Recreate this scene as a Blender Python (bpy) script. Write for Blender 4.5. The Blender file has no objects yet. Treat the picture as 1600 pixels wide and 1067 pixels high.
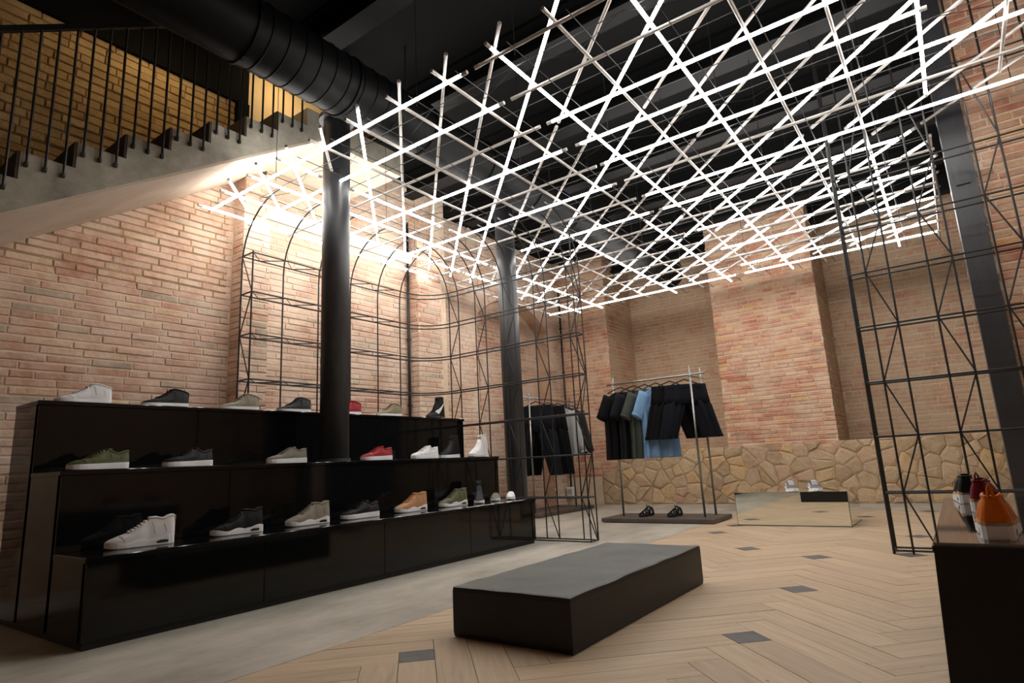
import bpy, math, random
from mathutils import Matrix, Vector

# ------------------------------------------------------------------ camera, world, exposure
U = 0.73                      # metres per layout unit (layout unit = camera height)
scn = bpy.context.scene
COL = scn.collection
cam_d = bpy.data.cameras.new('camera'); cam = bpy.data.objects.new('camera', cam_d); COL.objects.link(cam)
R = ((0.80588703, 0.58995437, -0.04999938), (-0.15672956, 0.13113228, -0.97889742), (-0.57094828, 0.79671712, 0.1981411))
cam.matrix_world = Matrix(((R[0][0], -R[1][0], -R[2][0], 0), (R[0][1], -R[1][1], -R[2][1], 0), (R[0][2], -R[1][2], -R[2][2], U), (0, 0, 0, 1)))
cam_d.sensor_width = 36.0; cam_d.lens = 944.39 / 1600 * 36.0; cam_d.clip_start = 0.02; cam_d.clip_end = 200
scn.camera = cam
w = bpy.data.worlds.new('world'); scn.world = w; w.use_nodes = True
w.node_tree.nodes['Background'].inputs[0].default_value = (0.9, 0.92, 1, 1)
w.node_tree.nodes['Background'].inputs[1].default_value = 0.03
scn.view_settings.view_transform = 'Standard'; scn.view_settings.look = 'None'
scn.view_settings.exposure = 0.0; scn.view_settings.gamma = 1.0; scn.view_settings.use_curve_mapping = False
TUBE_POWER = 21.0             # emission of the lit ceiling tubes
WARM_POWER = 120.0            # bulbs over the staircase
random.seed(7)

# ------------------------------------------------------------------ helpers
def lin(r, g, b):
    f = lambda c: (c / 255 / 12.92) if c / 255 <= 0.04045 else ((c / 255 + 0.055) / 1.055) ** 2.4
    return (f(r), f(g), f(b), 1)

def vadd(a, b): return (a[0] + b[0], a[1] + b[1], a[2] + b[2])
def vsub(a, b): return (a[0] - b[0], a[1] - b[1], a[2] - b[2])
def vmul(a, k): return (a[0] * k, a[1] * k, a[2] * k)
def lerp(a, b, t): return a + (b - a) * t
def interp(tab, t):
    for (t0, v0), (t1, v1) in zip(tab, tab[1:]):
        if t <= t1:
            return lerp(v0, v1, (t - t0) / (t1 - t0) if t1 > t0 else 0)
    return tab[-1][1]

class MB:
    def __init__(s): s.v = []; s.f = []
    def box(s, x0, x1, y0, y1, z0, z1):
        b = len(s.v)
        s.v += [(x, y, z) for x in (x0, x1) for y in (y0, y1) for z in (z0, z1)]
        s.f += [tuple(b + i for i in q) for q in ((0, 1, 3, 2), (4, 6, 7, 5), (0, 4, 5, 1), (2, 3, 7, 6), (0, 2, 6, 4), (1, 5, 7, 3))]
        return s
    def bbox(s, x0, x1, y0, y1, z0, z1, c):
        """box with chamfered vertical and top edges"""
        rings = []
        for z, k in ((z0, 0), (z1 - c, 0), (z1, c)):
            X0, X1, Y0, Y1 = x0 + k, x1 - k, y0 + k, y1 - k
            rings.append([(X0 + c, Y0, z), (X1 - c, Y0, z), (X1, Y0 + c, z), (X1, Y1 - c, z), (X1 - c, Y1, z), (X0 + c, Y1, z), (X0, Y1 - c, z), (X0, Y0 + c, z)])
        return s.loft(rings, True, True, True)
    def loft(s, rings, closed=True, cap0=False, cap1=False):
        b = len(s.v); n = len(rings[0])
        for r in rings: s.v += [tuple(p) for p in r]
        for k in range(len(rings) - 1):
            for i in range(n if closed else n - 1):
                j = (i + 1) % n
                s.f.append((b + k * n + i, b + k * n + j, b + (k + 1) * n + j, b + (k + 1) * n + i))
        if cap0: s.f.append(tuple(b + i for i in reversed(range(n))))
        if cap1: s.f.append(tuple(b + (len(rings) - 1) * n + i for i in range(n)))
        return s
    def tube(s, path, r, n=6, caps=True, closed=False):
        P = [Vector(p) for p in path]; rings = []; up = None
        for k, p in enumerate(P):
            if closed: d = P[(k + 1) % len(P)] - P[k - 1]
            else: d = P[min(k + 1, len(P) - 1)] - P[max(k - 1, 0)]
            d.normalize()
            if up is None:
                up = Vector((0, 0, 1)) if abs(d.z) < .9 else Vector((1, 0, 0))
            a = up - d * up.dot(d)
            if a.length < 1e-6: a = d.orthogonal()
            a.normalize(); up = a; c = d.cross(a)
            rr = r[k] if isinstance(r, (list, tuple)) else r
            rings.append([tuple(p + (a * math.cos(2 * math.pi * i / n) + c * math.sin(2 * math.pi * i / n)) * rr) for i in range(n)])
        if closed: rings.append(rings[0]); caps = False
        return s.loft(rings, True, caps, caps)
    def prism(s, poly, fn0, fn1):
        n = len(poly); b = len(s.v)
        s.v += [fn0(p) for p in poly] + [fn1(p) for p in poly]
        s.f.append(tuple(b + i for i in range(n))); s.f.append(tuple(b + n + i for i in reversed(range(n))))
        for i in range(n):
            j = (i + 1) % n; s.f.append((b + i, b + n + i, b + n + j, b + j))
        return s
    def mesh(s, name, mat, origin=(0, 0, 0), smooth=False):
        me = bpy.data.meshes.new(name)
        me.from_pydata([((p[0] - origin[0]) * U, (p[1] - origin[1]) * U, (p[2] - origin[2]) * U) for p in s.v], [], s.f)
        me.update()
        if mat: me.materials.append(mat)
        if smooth: me.polygons.foreach_set('use_smooth', [True] * len(me.polygons))
        return me
    def build(s, name, mat, parent=None, origin=(0, 0, 0), smooth=False):
        o = bpy.data.objects.new(name, s.mesh(name, mat, origin, smooth)); COL.objects.link(o)
        if parent: o.parent = parent
        else: o.location = vmul(origin, U)
        return o

def fixn(o):
    import bmesh
    bm = bmesh.new(); bm.from_mesh(o.data); bmesh.ops.recalc_face_normals(bm, faces=bm.faces); bm.to_mesh(o.data); bm.free(); return o

def tag(o, label=None, cat=None, group=None, kind=None):
    if label: o['label'] = label
    if cat: o['category'] = cat
    if group: o['group'] = group
    if kind: o['kind'] = kind
    return o

def thing(name, loc, label, cat, group=None, rotz=0):
    o = bpy.data.objects.new(name, None); COL.objects.link(o); o.empty_display_size = .05
    o.location = vmul(loc, U); o.rotation_euler = (0, 0, rotz)
    return tag(o, label, cat, group)

def struct(o): o['kind'] = 'structure'; return o

# ------------------------------------------------------------------ materials
MATS = {}
def nodes(name):
    m = bpy.data.materials.new(name); m.use_nodes = True; MATS[name] = m
    nt = m.node_tree; return m, nt, nt.nodes['Principled BSDF'], (lambda t: nt.nodes.new(t)), nt.links.new

def plain(name, col, rough=.5, metal=0, spec=.5, bump=0, scale=80, var=0, coat=0):
    m, nt, p, N, L = nodes(name)
    p.inputs['Base Color'].default_value = col; p.inputs['Roughness'].default_value = rough
    p.inputs['Metallic'].default_value = metal; p.inputs['Specular IOR Level'].default_value = spec
    if coat: p.inputs['Coat Weight'].default_value = coat; p.inputs['Coat Roughness'].default_value = .03
    if bump or var:
        tc = N('ShaderNodeNewGeometry'); no = N('ShaderNodeTexNoise'); no.inputs['Scale'].default_value = scale; no.inputs['Detail'].default_value = 4
        L(tc.outputs['Position'], no.inputs['Vector'])
        if bump:
            b = N('ShaderNodeBump'); b.inputs['Strength'].default_value = bump; b.inputs['Distance'].default_value = .01
            L(no.outputs['Fac'], b.inputs['Height']); L(b.outputs['Normal'], p.inputs['Normal'])
        if var:
            mx = N('ShaderNodeMix'); mx.data_type = 'RGBA'
            mx.inputs[6].default_value = tuple(c * (1 - var) for c in col[:3]) + (1,); mx.inputs[7].default_value = tuple(min(1, c * (1 + var)) for c in col[:3]) + (1,)
            L(no.outputs['Fac'], mx.inputs[0]); L(mx.outputs[2], p.inputs['Base Color'])
    return m

def masonry(name, cols, lime, lime_amt, rough=.9, lime_scale=1.6, bump=.6, coarse=0):
    """brick or stone: one tint per piece, pale lime wash in patches, fine relief"""
    m, nt, p, N, L = nodes(name)
    oi = N('ShaderNodeObjectInfo'); ge = N('ShaderNodeNewGeometry'); ad = N('ShaderNodeMath'); ad.operation = 'ADD'; fr = N('ShaderNodeMath'); fr.operation = 'FRACT'
    L(oi.outputs['Random'], ad.inputs[0]); L(ge.outputs['Random Per Island'], ad.inputs[1]); L(ad.outputs[0], fr.inputs[0])
    cr = N('ShaderNodeValToRGB'); cr.color_ramp.interpolation = 'CONSTANT'
    e = cr.color_ramp.elements
    while len(e) < len(cols): e.new(.5)
    for i, c in enumerate(cols): e[i].position = i / len(cols); e[i].color = c
    L(fr.outputs[0], cr.inputs['Fac'])
    n1 = N('ShaderNodeTexNoise'); n1.inputs['Scale'].default_value = 22; n1.inputs['Detail'].default_value = 6; n1.inputs['Roughness'].default_value = .65
    n2 = N('ShaderNodeTexNoise'); n2.inputs['Scale'].default_value = lime_scale; n2.inputs['Detail'].default_value = 7; n2.inputs['Roughness'].default_value = .68
    L(ge.outputs['Position'], n1.inputs['Vector']); L(ge.outputs['Position'], n2.inputs['Vector'])
    m1 = N('ShaderNodeMix'); m1.data_type = 'RGBA'; m1.blend_type = 'MULTIPLY'; m1.inputs[0].default_value = .55
    c1 = N('ShaderNodeValToRGB'); c1.color_ramp.elements[0].position = .3; c1.color_ramp.elements[0].color = (.55, .5, .46, 1); c1.color_ramp.elements[1].position = .7; c1.color_ramp.elements[1].color = (1.2, 1.2, 1.2, 1)
    L(n1.outputs['Fac'], c1.inputs['Fac']); L(cr.outputs['Color'], m1.inputs[6]); L(c1.outputs['Color'], m1.inputs[7])
    c2 = N('ShaderNodeValToRGB'); c2.color_ramp.elements[0].position = .5 - .25 * lime_amt; c2.color_ramp.elements[0].color = (0, 0, 0, 1); c2.color_ramp.elements[1].position = .5 - .25 * lime_amt + .25; c2.color_ramp.elements[1].color = (.75, .75, .75, 1)
    L(n2.outputs['Fac'], c2.inputs['Fac'])
    m2 = N('ShaderNodeMix'); m2.data_type = 'RGBA'; m2.inputs[7].default_value = lime
    L(c2.outputs['Color'], m2.inputs[0]); L(m1.outputs[2], m2.inputs[6]); L(m2.outputs[2], p.inputs['Base Color'])
    b = N('ShaderNodeBump'); b.inputs['Strength'].default_value = bump; b.inputs['Distance'].default_value = .012
    L(n1.outputs['Fac'], b.inputs['Height'])
    if coarse:
        n3 = N('ShaderNodeTexNoise'); n3.inputs['Scale'].default_value = coarse; n3.inputs['Detail'].default_value = 5; n3.inputs['Roughness'].default_value = .6
        L(ge.outputs['Position'], n3.inputs['Vector'])
        b2 = N('ShaderNodeBump'); b2.inputs['Strength'].default_value = .62; b2.inputs['Distance'].default_value = .038
        L(n3.outputs['Fac'], b2.inputs['Height']); L(b2.outputs['Normal'], b.inputs['Normal'])
    L(b.outputs['Normal'], p.inputs['Normal'])
    p.inputs['Roughness'].default_value = rough; p.inputs['Specular IOR Level'].default_value = .2
    return m

def blotchy(name, c0, c1, scale, rough, bump=.15, stretch=(1, 1, 1), spec=.4):
    m, nt, p, N, L = nodes(name)
    ge = N('ShaderNodeNewGeometry'); mp = N('ShaderNodeMapping'); mp.inputs['Scale'].default_value = stretch
    L(ge.outputs['Position'], mp.inputs['Vector'])
    n1 = N('ShaderNodeTexNoise'); n1.inputs['Scale'].default_value = scale; n1.inputs['Detail'].default_value = 8; n1.inputs['Roughness'].default_value = .7
    L(mp.outputs[0], n1.inputs['Vector'])
    cr = N('ShaderNodeValToRGB'); cr.color_ramp.elements[0].position = .32; cr.color_ramp.elements[0].color = c0; cr.color_ramp.elements[1].position = .66; cr.color_ramp.elements[1].color = c1
    L(n1.outputs['Fac'], cr.inputs['Fac']); L(cr.outputs['Color'], p.inputs['Base Color'])
    b = N('ShaderNodeBump'); b.inputs['Strength'].default_value = bump; b.inputs['Distance'].default_value = .01
    L(n1.outputs['Fac'], b.inputs['Height']); L(b.outputs['Normal'], p.inputs['Normal'])
    p.inputs['Roughness'].default_value = rough; p.inputs['Specular IOR Level'].default_value = spec
    return m

def wood(name):
    m, nt, p, N, L = nodes(name)
    tc = N('ShaderNodeTexCoord'); oi = N('ShaderNodeObjectInfo')
    cx = N('ShaderNodeCombineXYZ'); mu = N('ShaderNodeMath'); mu.operation = 'MULTIPLY'; mu.inputs[1].default_value = 37.0
    L(oi.outputs['Random'], mu.inputs[0]); L(mu.outputs[0], cx.inputs[0]); L(mu.outputs[0], cx.inputs[1])
    av = N('ShaderNodeVectorMath'); av.operation = 'ADD'; L(tc.outputs['Object'], av.inputs[0]); L(cx.outputs[0], av.inputs[1])
    mp = N('ShaderNodeMapping'); mp.inputs['Scale'].default_value = (1.2, 16, 1); L(av.outputs[0], mp.inputs['Vector'])
    n1 = N('ShaderNodeTexNoise'); n1.inputs['Scale'].default_value = 2.2; n1.inputs['Detail'].default_value = 7; n1.inputs['Roughness'].default_value = .6; n1.inputs['Distortion'].default_value = .6
    L(mp.outputs[0], n1.inputs['Vector'])
    cr = N('ShaderNodeValToRGB'); cr.color_ramp.elements[0].position = .3; cr.color_ramp.elements[0].color = lin(176, 153, 127); cr.color_ramp.elements[1].position = .7; cr.color_ramp.elements[1].color = lin(201, 179, 152)
    L(n1.outputs['Fac'], cr.inputs['Fac'])
    rr = N('ShaderNodeValToRGB'); rr.color_ramp.elements[0].color = (.88, .86, .84, 1); rr.color_ramp.elements[1].color = (1.06, 1.04, 1.02, 1); L(oi.outputs['Random'], rr.inputs['Fac'])
    mx = N('ShaderNodeMix'); mx.data_type = 'RGBA'; mx.blend_type = 'MULTIPLY'; mx.inputs[0].default_value = 1; L(cr.outputs['Color'], mx.inputs[6]); L(rr.outputs['Color'], mx.inputs[7])
    # knots
    n2 = N('ShaderNodeTexVoronoi'); n2.inputs['Scale'].default_value = 3.2; mp2 = N('ShaderNodeMapping'); mp2.inputs['Scale'].default_value = (1, 2.2, 1); L(av.outputs[0], mp2.inputs['Vector']); L(mp2.outputs[0], n2.inputs['Vector'])
    c2 = N('ShaderNodeValToRGB'); c2.color_ramp.elements[0].position = .02; c2.color_ramp.elements[0].color = (.4, .32, .25, 1); c2.color_ramp.elements[1].position = .055; c2.color_ramp.elements[1].color = (1, 1, 1, 1); L(n2.outputs['Distance'], c2.inputs['Fac'])
    m3 = N('ShaderNodeMix'); m3.data_type = 'RGBA'; m3.blend_type = 'MULTIPLY'; m3.inputs[0].default_value = .8; L(mx.outputs[2], m3.inputs[6]); L(c2.outputs['Color'], m3.inputs[7])
    L(m3.outputs[2], p.inputs['Base Color']); p.inputs['Roughness'].default_value = .5; p.inputs['Specular IOR Level'].default_value = .3
    return m

def emit(name, col, power):
    m, nt, p, N, L = nodes(name)
    p.inputs['Base Color'].default_value = (.9, .9, .9, 1); p.inputs['Emission Color'].default_value = col; p.inputs['Emission Strength'].default_value = power
    return m

BR = [lin(*c) for c in ((190, 146, 124), (182, 134, 112), (198, 158, 136), (178, 128, 106), (192, 150, 124), (186, 152, 134), (196, 162, 132), (172, 126, 106), (194, 154, 134), (158, 140, 122))]
masonry('brick', BR, lin(220, 200, 182), .62)
masonry('brick_back', [lin(*c) for c in ((194, 138, 116), (186, 142, 118), (200, 154, 130), (184, 122, 100), (202, 168, 140), (176, 136, 114), (196, 144, 118), (188, 130, 108))], lin(200, 178, 150), .85, lime_scale=2.4)
masonry('brick_red', [lin(*c) for c in ((194, 132, 108), (186, 138, 112), (204, 152, 126), (176, 110, 88), (206, 168, 134), (168, 122, 100), (200, 138, 110), (184, 118, 94), (206, 158, 112))], lin(208, 182, 158), .5, lime_scale=3.2, bump=.9)
masonry('brick_upper', [lin(*c) for c in ((190, 160, 116), (178, 146, 104), (200, 172, 128), (164, 132, 94), (206, 180, 136))], lin(206, 178, 130), .6, bump=1.0, coarse=6)
masonry('stone', [lin(*c) for c in ((182, 155, 124), (164, 138, 108), (196, 170, 138), (176, 148, 124), (152, 126, 100), (198, 160, 112), (186, 148, 126))], lin(196, 172, 140), .7, bump=1.0, lime_scale=3, coarse=8)
blotchy('mortar', lin(200, 176, 150), lin(220, 200, 176), 6, .95, .5)
blotchy('mortar_dark', lin(120, 96, 68), lin(176, 148, 108), 7, .95, .6)
blotchy('mortar_stone', lin(166, 140, 112), lin(196, 172, 142), 9, .95, .8)
blotchy('concrete_floor', lin(140, 133, 120), lin(190, 183, 170), 2.2, .55, .06, (1, .45, 1))
blotchy('concrete_raw', lin(122, 116, 105), lin(172, 165, 151), 3.5, .9, .3)
blotchy('plaster', lin(176, 158, 140), lin(194, 178, 160), 2.0, .9, .1)
plain('cream_plaster', lin(232, 208, 160), .9)
wood('oak')
blotchy('slate', lin(78, 76, 76), lin(104, 101, 100), 9, .6, .2)
plain('black_gloss', (.004, .004, .0042, 1), .07, spec=.3)
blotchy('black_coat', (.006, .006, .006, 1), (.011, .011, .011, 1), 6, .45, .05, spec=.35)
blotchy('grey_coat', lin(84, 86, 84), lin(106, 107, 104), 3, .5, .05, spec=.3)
blotchy('black_steel', lin(36, 36, 38), lin(62, 62, 66), 5, .42, .04, (1, 1, .3), spec=.6)
plain('ceiling_black', (.0018, .0018, .0019, 1), .85, spec=.15)
plain('beam_black', (.0026, .0026, .0028, 1), .6, spec=.2)
plain('duct_black', (.002, .002, .0021, 1), .5, spec=.12)
plain('rod_black', (.008, .008, .008, 1), .5)
plain('dark_riser', lin(66, 56, 52), .8)
plain('mirror', (.86, .88, .84, 1), .015, 1)
plain('mirror_edge', lin(60, 66, 60), .3)
plain('dark_mirror', (.3, .3, .3, 1), .05, 1)
plain('steel', lin(150, 148, 144), .32, 1)
blotchy('rack_base', lin(70, 62, 58), lin(92, 82, 76), 8, .55, .1)
plain('white_paint', lin(226, 220, 210), .7)
plain('plastic_white', lin(220, 220, 216), .4)
plain('tube_off', lin(190, 184, 180), .35)
plain('cap_grey', lin(176, 172, 168), .4)
emit('tube_lit', (1.0, .975, .935, 1), TUBE_POWER)
emit('bulb_warm', (1.0, .70, .36, 1), WARM_POWER)
# ------------------------------------------------------------------ bricks and stones
def brick_shape(rnd):
    j = lambda a: rnd.uniform(-a, a)
    ix, iz = .022, .13
    v = []
    for y, kx, kz, a in ((0, 0, 0, 0), (.8, .004, .03, .0), (1, ix, iz, .05)):
        for (x, z) in ((kx, kz), (1 - kx, kz), (1 - kx, 1 - kz), (kx, 1 - kz)):
            v.append((x + j(a * .12), y + j(a * 2.5), z + j(a)))
    f = []
    for k in (0, 4):
        for i in range(4):
            q = (i + 1) % 4; f.append((k + i, k + 4 + i, k + 4 + q, k + q))
    f.append((11, 10, 9, 8))
    return v, f
_r = random.Random(3)
BSH = [brick_shape(_r) for _ in range(7)]
def brick_meshes(mat):
    out = []
    for k, (v, f) in enumerate(BSH):
        me = bpy.data.meshes.new('brick'); me.from_pydata(v, [], f); me.update(); me.materials.append(mat); out.append(me)
    return out
BMESH = {m: brick_meshes(MATS[m]) for m in ('brick', 'brick_back', 'brick_red', 'brick_upper')}

def brick_wall(parent, base, u, n, s0, s1, z0, z1, mat, course=.084, blen=.40, nobj=0, inside=None, depth=.013, seed=1, gap=.014, joined='brick_field'):
    rnd = random.Random(seed); u = Vector(u); n = Vector(n); L = []
    z = z0; k = 0
    while z < z1 - .01:
        h = course - gap
        s = s0 - rnd.uniform(.1, .95) * blen
        wob = rnd.uniform(-.006, .006)
        while s < s1:
            l = blen * rnd.choice((1, 1, 1, .95, 1.04, .5, .72))
            a, b = max(s, s0), min(s + l, s1)
            if b - a > .05 and (inside is None or inside((a + b) / 2, z + h / 2, a, b)):
                L.append((a, b - gap if b < s1 else b, z + wob + rnd.uniform(-.003, .003), h * rnd.uniform(.93, 1.04), depth * rnd.uniform(.55, 1.25), rnd.randrange(7)))
            s += l
        z += course; k += 1
    base = Vector(base)
    P = lambda a, z: base + u * a + Vector((0, 0, z))
    L.sort(key=lambda t: (P((t[0] + t[1]) / 2, t[2]) - Vector((0, 0, 1))).length)
    for i, (a, b, zz, h, d, k) in enumerate(L[:nobj]):
        o = bpy.data.objects.new('brick', BMESH[mat][k]); COL.objects.link(o); o.parent = parent
        p = P(a, zz) * U; X = u * (b - a) * U; Y = n * d * U
        o.matrix_local = Matrix(((X.x, Y.x, 0, p.x), (X.y, Y.y, 0, p.y), (X.z, Y.z, h * U, p.z), (0, 0, 0, 1)))
    if len(L) > nobj:
        m = MB()
        for a, b, zz, h, d, k in L[nobj:]:
            v, f = BSH[k]; bb = len(m.v); p = P(a, zz)
            m.v += [tuple(p + u * (b - a) * q[0] + n * d * q[1] + Vector((0, 0, h * q[2]))) for q in v]
            m.f += [tuple(bb + i for i in q) for q in f]
        o = m.build(joined, MATS[mat], parent); o['kind'] = 'stuff'
    return len(L)

def voronoi(x0, x1, y0, y1, cx, cy, rnd):
    nx = max(1, round((x1 - x0) / cx)); ny = max(1, round((y1 - y0) / cy)); pts = []
    for j in range(-1, ny + 1):
        for i in range(-1, nx + 1):
            pts.append((x0 + (i + .5 + (.25 if j % 2 else -.25) + rnd.uniform(-.44, .44)) * (x1 - x0) / nx, y0 + (j + .5 + rnd.uniform(-.38, .38)) * (y1 - y0) / ny))
    cells = []
    for a in pts:
        poly = [(x0, y0), (x1, y0), (x1, y1), (x0, y1)]
        for b in pts:
            if a is b or abs(a[0] - b[0]) > 3 * cx or abs(a[1] - b[1]) > 3 * cy: continue
            mx, my = (a[0] + b[0]) / 2, (a[1] + b[1]) / 2; dx, dy = b[0] - a[0], b[1] - a[1]
            poly = clip(poly, lambda p: (p[0] - mx) * dx + (p[1] - my) * dy)
            if not poly: break
        if poly and len(poly) > 2: cells.append(poly)
    return cells
def clip(poly, fn):
    out = []
    for i, p in enumerate(poly):
        q = poly[(i + 1) % len(poly)]; a, b = fn(p), fn(q)
        if a <= 0: out.append(p)
        if (a < 0 < b) or (b < 0 < a):
            t = a / (a - b); out.append((lerp(p[0], q[0], t), lerp(p[1], q[1], t)))
    return out

# ------------------------------------------------------------------ setting: floor
XW = -3.16; YB = 11.42
fl = MB()
fl.box(-9, XW, -3.2, 14.6, -.3, 0); fl.box(XW, 3.4, YB, 14.6, -.3, 0); fl.box(XW, 3.4, -3.2, YB, -.3, -.03)
floor = struct(fl.build('floor', MATS['concrete_floor']))
PW, PL = .1918, 1.03; PX0, PY0 = -1.845, .058; Q2 = math.sqrt(.5)
def uv2xy(a, b): return (PX0 + (a - b) * Q2, PY0 + (a + b) * Q2)
slates = [(-2.572, 2.518), (-1.121, 3.632), (-1.144, 5.038), (-1.308, 6.598), (-2.059, 6.92), (-2.692, 8.13), (-2.84, 8.826), (-.43, 6.873), (-.586, 8.143), (-1.288, 10.304), (-.62, 11.3), (-2.2, 10.4), (.35, 5.4), (.9, 3.9)]
planks = []                                     # rectangle in rotated floor axes: a0,a1,b0,b1,along
for kb in range(-4, 6):
    for ka in range(-12, 70):
        oa, ob = ka * PW + kb * PL, ka * PW - kb * PL
        planks.append([oa, oa + PL, ob, ob + PW, 0])
        planks.append([oa + PL, oa + PL + PW, ob + PW - PL, ob + PW, 1])
def pends(p):
    a0, a1, b0, b1, k = p
    if k == 0: return ((a0 + PW / 2, (b0 + b1) / 2, 0), (a1 - PW / 2, (b0 + b1) / 2, 1))
    return (((a0 + a1) / 2, b0 + PW / 2, 0), ((a0 + a1) / 2, b1 - PW / 2, 1))
slate_rects = []
for sx, sy in slates:
    best = None
    for p in planks:
        for a, b, e in pends(p):
            x, y = uv2xy(a, b); d = (x - sx) ** 2 + (y - sy) ** 2
            if best is None or d < best[0]: best = (d, p, a, b, e)
    d, p, a, b, e = best
    slate_rects.append((a - PW / 2, a + PW / 2, b - PW / 2, b + PW / 2))
    i = (0 if e == 0 else 1) + (0 if p[4] == 0 else 2); p[i] += PW if e == 0 else -PW
def floor_poly(a0, a1, b0, b1, g=.0016):
    poly = [uv2xy(a0 + g, b0 + g), uv2xy(a1 - g, b0 + g), uv2xy(a1 - g, b1 - g), uv2xy(a0 + g, b1 - g)]
    for fn in (lambda p: XW + .004 - p[0], lambda p: p[0] - 3.4, lambda p: p[1] - (YB - .004), lambda p: -3.2 - p[1]):
        poly = clip(poly, fn)
        if len(poly) < 3: return None
    return poly
parq = MB().box(XW, 3.4, -3.2, YB, -.045, -.029).build('floor_parquet', MATS['slate']); struct(parq)
cand = []
for p in planks:
    poly = floor_poly(*p[:4])
    if poly: cand.append((sum(q[1] for q in poly) / len(poly), sum(q[0] for q in poly) / len(poly), p, poly))
def in_view(cx, cy): return cy > 1.4 and cx < .95 + .02 * cy and cx > XW - 1
vis = [c for c in cand if in_view(c[1], c[0])]; vis.sort(); rest = [c for c in cand if not in_view(c[1], c[0])] + vis[300:]
for cy, cx, p, poly in vis[:300]:
    ang = math.pi / 4 if p[4] == 0 else -math.pi / 4
    c, s = math.cos(-ang), math.sin(-ang); dz = random.uniform(-.0012, .0006)
    lp = [((q[0] - cx) * c - (q[1] - cy) * s, (q[0] - cx) * s + (q[1] - cy) * c) for q in poly]
    m = MB().prism(lp, lambda q: (q[0], q[1], dz), lambda q: (q[0], q[1], -.028))
    o = m.build('plank', MATS['oak'], parq); o.location = (cx * U, cy * U, 0); o.rotation_euler = (0, 0, ang)
m = MB()
for cy, cx, p, poly in rest: m.prism(poly, lambda q: (q[0], q[1], 0), lambda q: (q[0], q[1], -.028))
o = m.build('plank_field', MATS['oak'], parq); o['kind'] = 'stuff'
for r in slate_rects:
    poly = floor_poly(*r)
    if poly:
        o = MB().prism(poly, lambda q: (q[0], q[1], .0008), lambda q: (q[0], q[1], -.028)).build('slate_tile', MATS['slate'], parq)

# ------------------------------------------------------------------ setting: walls
X1, X2, X3 = -7.264, -7.005, -7.65
YR, YP0, YP1 = 3.98, 7.10, 7.67
CZ = 7.2
def soffit_z(y): return 2.41 + .615 * y
# near left wall, brick below the staircase and rough warm masonry above it
wl = struct(MB().box(X1 - .3, X1 - .012, -3.2, YR + .02, 0, 6.02).build('wall_left', MATS['mortar']))
brick_wall(wl, (X1 - .014, 0, 0), (0, -1, 0), (1, 0, 0), -YR, -1.2, .05, 5.2, 'brick', nobj=300, inside=lambda s, z, a, b: z < soffit_z(-s) + .12 and (z > 1.45 or -s < 2.2), seed=11)
wu = struct(MB().box(X1 - .02, X1 - .008, .3, YR - .06, 3.2, 6.0).build('wall_left_upper', MATS['mortar_dark']))
wu.data.transform(Matrix.Identity(4))
brick_wall(wu, (X1 - .010, 0, 0), (0, -1, 0), (1, 0, 0), -YR + .06, -.4, 3.25, 5.97, 'brick_upper', course=.10, blen=.36, nobj=260, inside=lambda s, z, a, b: z > soffit_z(-s) + .5, depth=.022, seed=5, gap=.012)
struct(MB().box(X1 - .3, X1 + .06, -3.2, YR + .1, 6.02, CZ).build('wall_left_top', MATS['ceiling_black']))
struct(MB().box(X1 - .12, X1 + .1, YR - .06, YR + .1, 5.05, 6.02).build('trim_1', MATS['ceiling_black']))
# return where the wall steps forward, then the wall behind the wire screen
wr = struct(MB().box(X1 - .02, X2 - .013, YR + .012, YR + .3, 0, 5.0).build('wall_left_return', MATS['mortar']))
brick_wall(wr, (X2, YR + .014, 0), (-1, 0, 0), (0, -1, 0), 0, X2 - X1 - .02, 1.5, 4.98, 'brick', blen=.3, nobj=120, seed=21)
XM = X2 - .2; YF = 4.36                                            # wall plane between the two pilasters
wq = struct(MB().box(XM - .02, X2 - .012, YR + .3, YF, 0, 5.36).build('wall_left_pilaster_front', MATS['mortar']))
brick_wall(wq, (X2 - .014, 0, 0), (0, -1, 0), (1, 0, 0), -YF, -YR, 1.45, 4.98, 'brick', nobj=120, seed=30)
w2 = MB(); w2.box(XM - .4, XM - .012, YF - .05, YP1, 0, 5.36); w2.box(XM - .4, XM - .012, 5.7, YP1, 5.36, CZ)
w2 = struct(w2.build('wall_left_middle', MATS['mortar']))
brick_wall(w2, (XM - .014, 0, 0), (0, -1, 0), (1, 0, 0), -YP0, -YF, 1.45, 4.98, 'brick', nobj=300, inside=lambda s, z, a, b: True, seed=31)
brick_wall(w2, (XM - .014, 0, 0), (0, -1, 0), (1, 0, 0), -YP1, -5.7, 5.0, CZ - .02, 'brick', seed=32, joined='brick_field')
wp = struct(MB().box(XM - .1, X2 + .012, YP0, YP1, 0, 4.9).build('wall_left_pilaster', MATS['mortar']))
brick_wall(wp, (X2 + .010, 0, 0), (0, -1, 0), (1, 0, 0), -YP1, -YP0, 1.4, 4.88, 'brick', nobj=90, seed=41)
brick_wall(wp, (X2 + .012, YP0 + .002, 0), (-1, 0, 0), (0, -1, 0), 0, .2, 1.4, 4.88, 'brick', blen=.3, nobj=60, seed=42)
struct(MB().box(X3 - .4, X2 - .15, YP1 - .02, YP1 + .3, 0, CZ).build('wall_left_end', MATS['mortar']))
# white painted lintel band along the top of the left wall
struct(MB().box(XM - .02, XM + .10, YF, YP0, 4.44, 4.58).build('trim_2', MATS['white_paint']))
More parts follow.
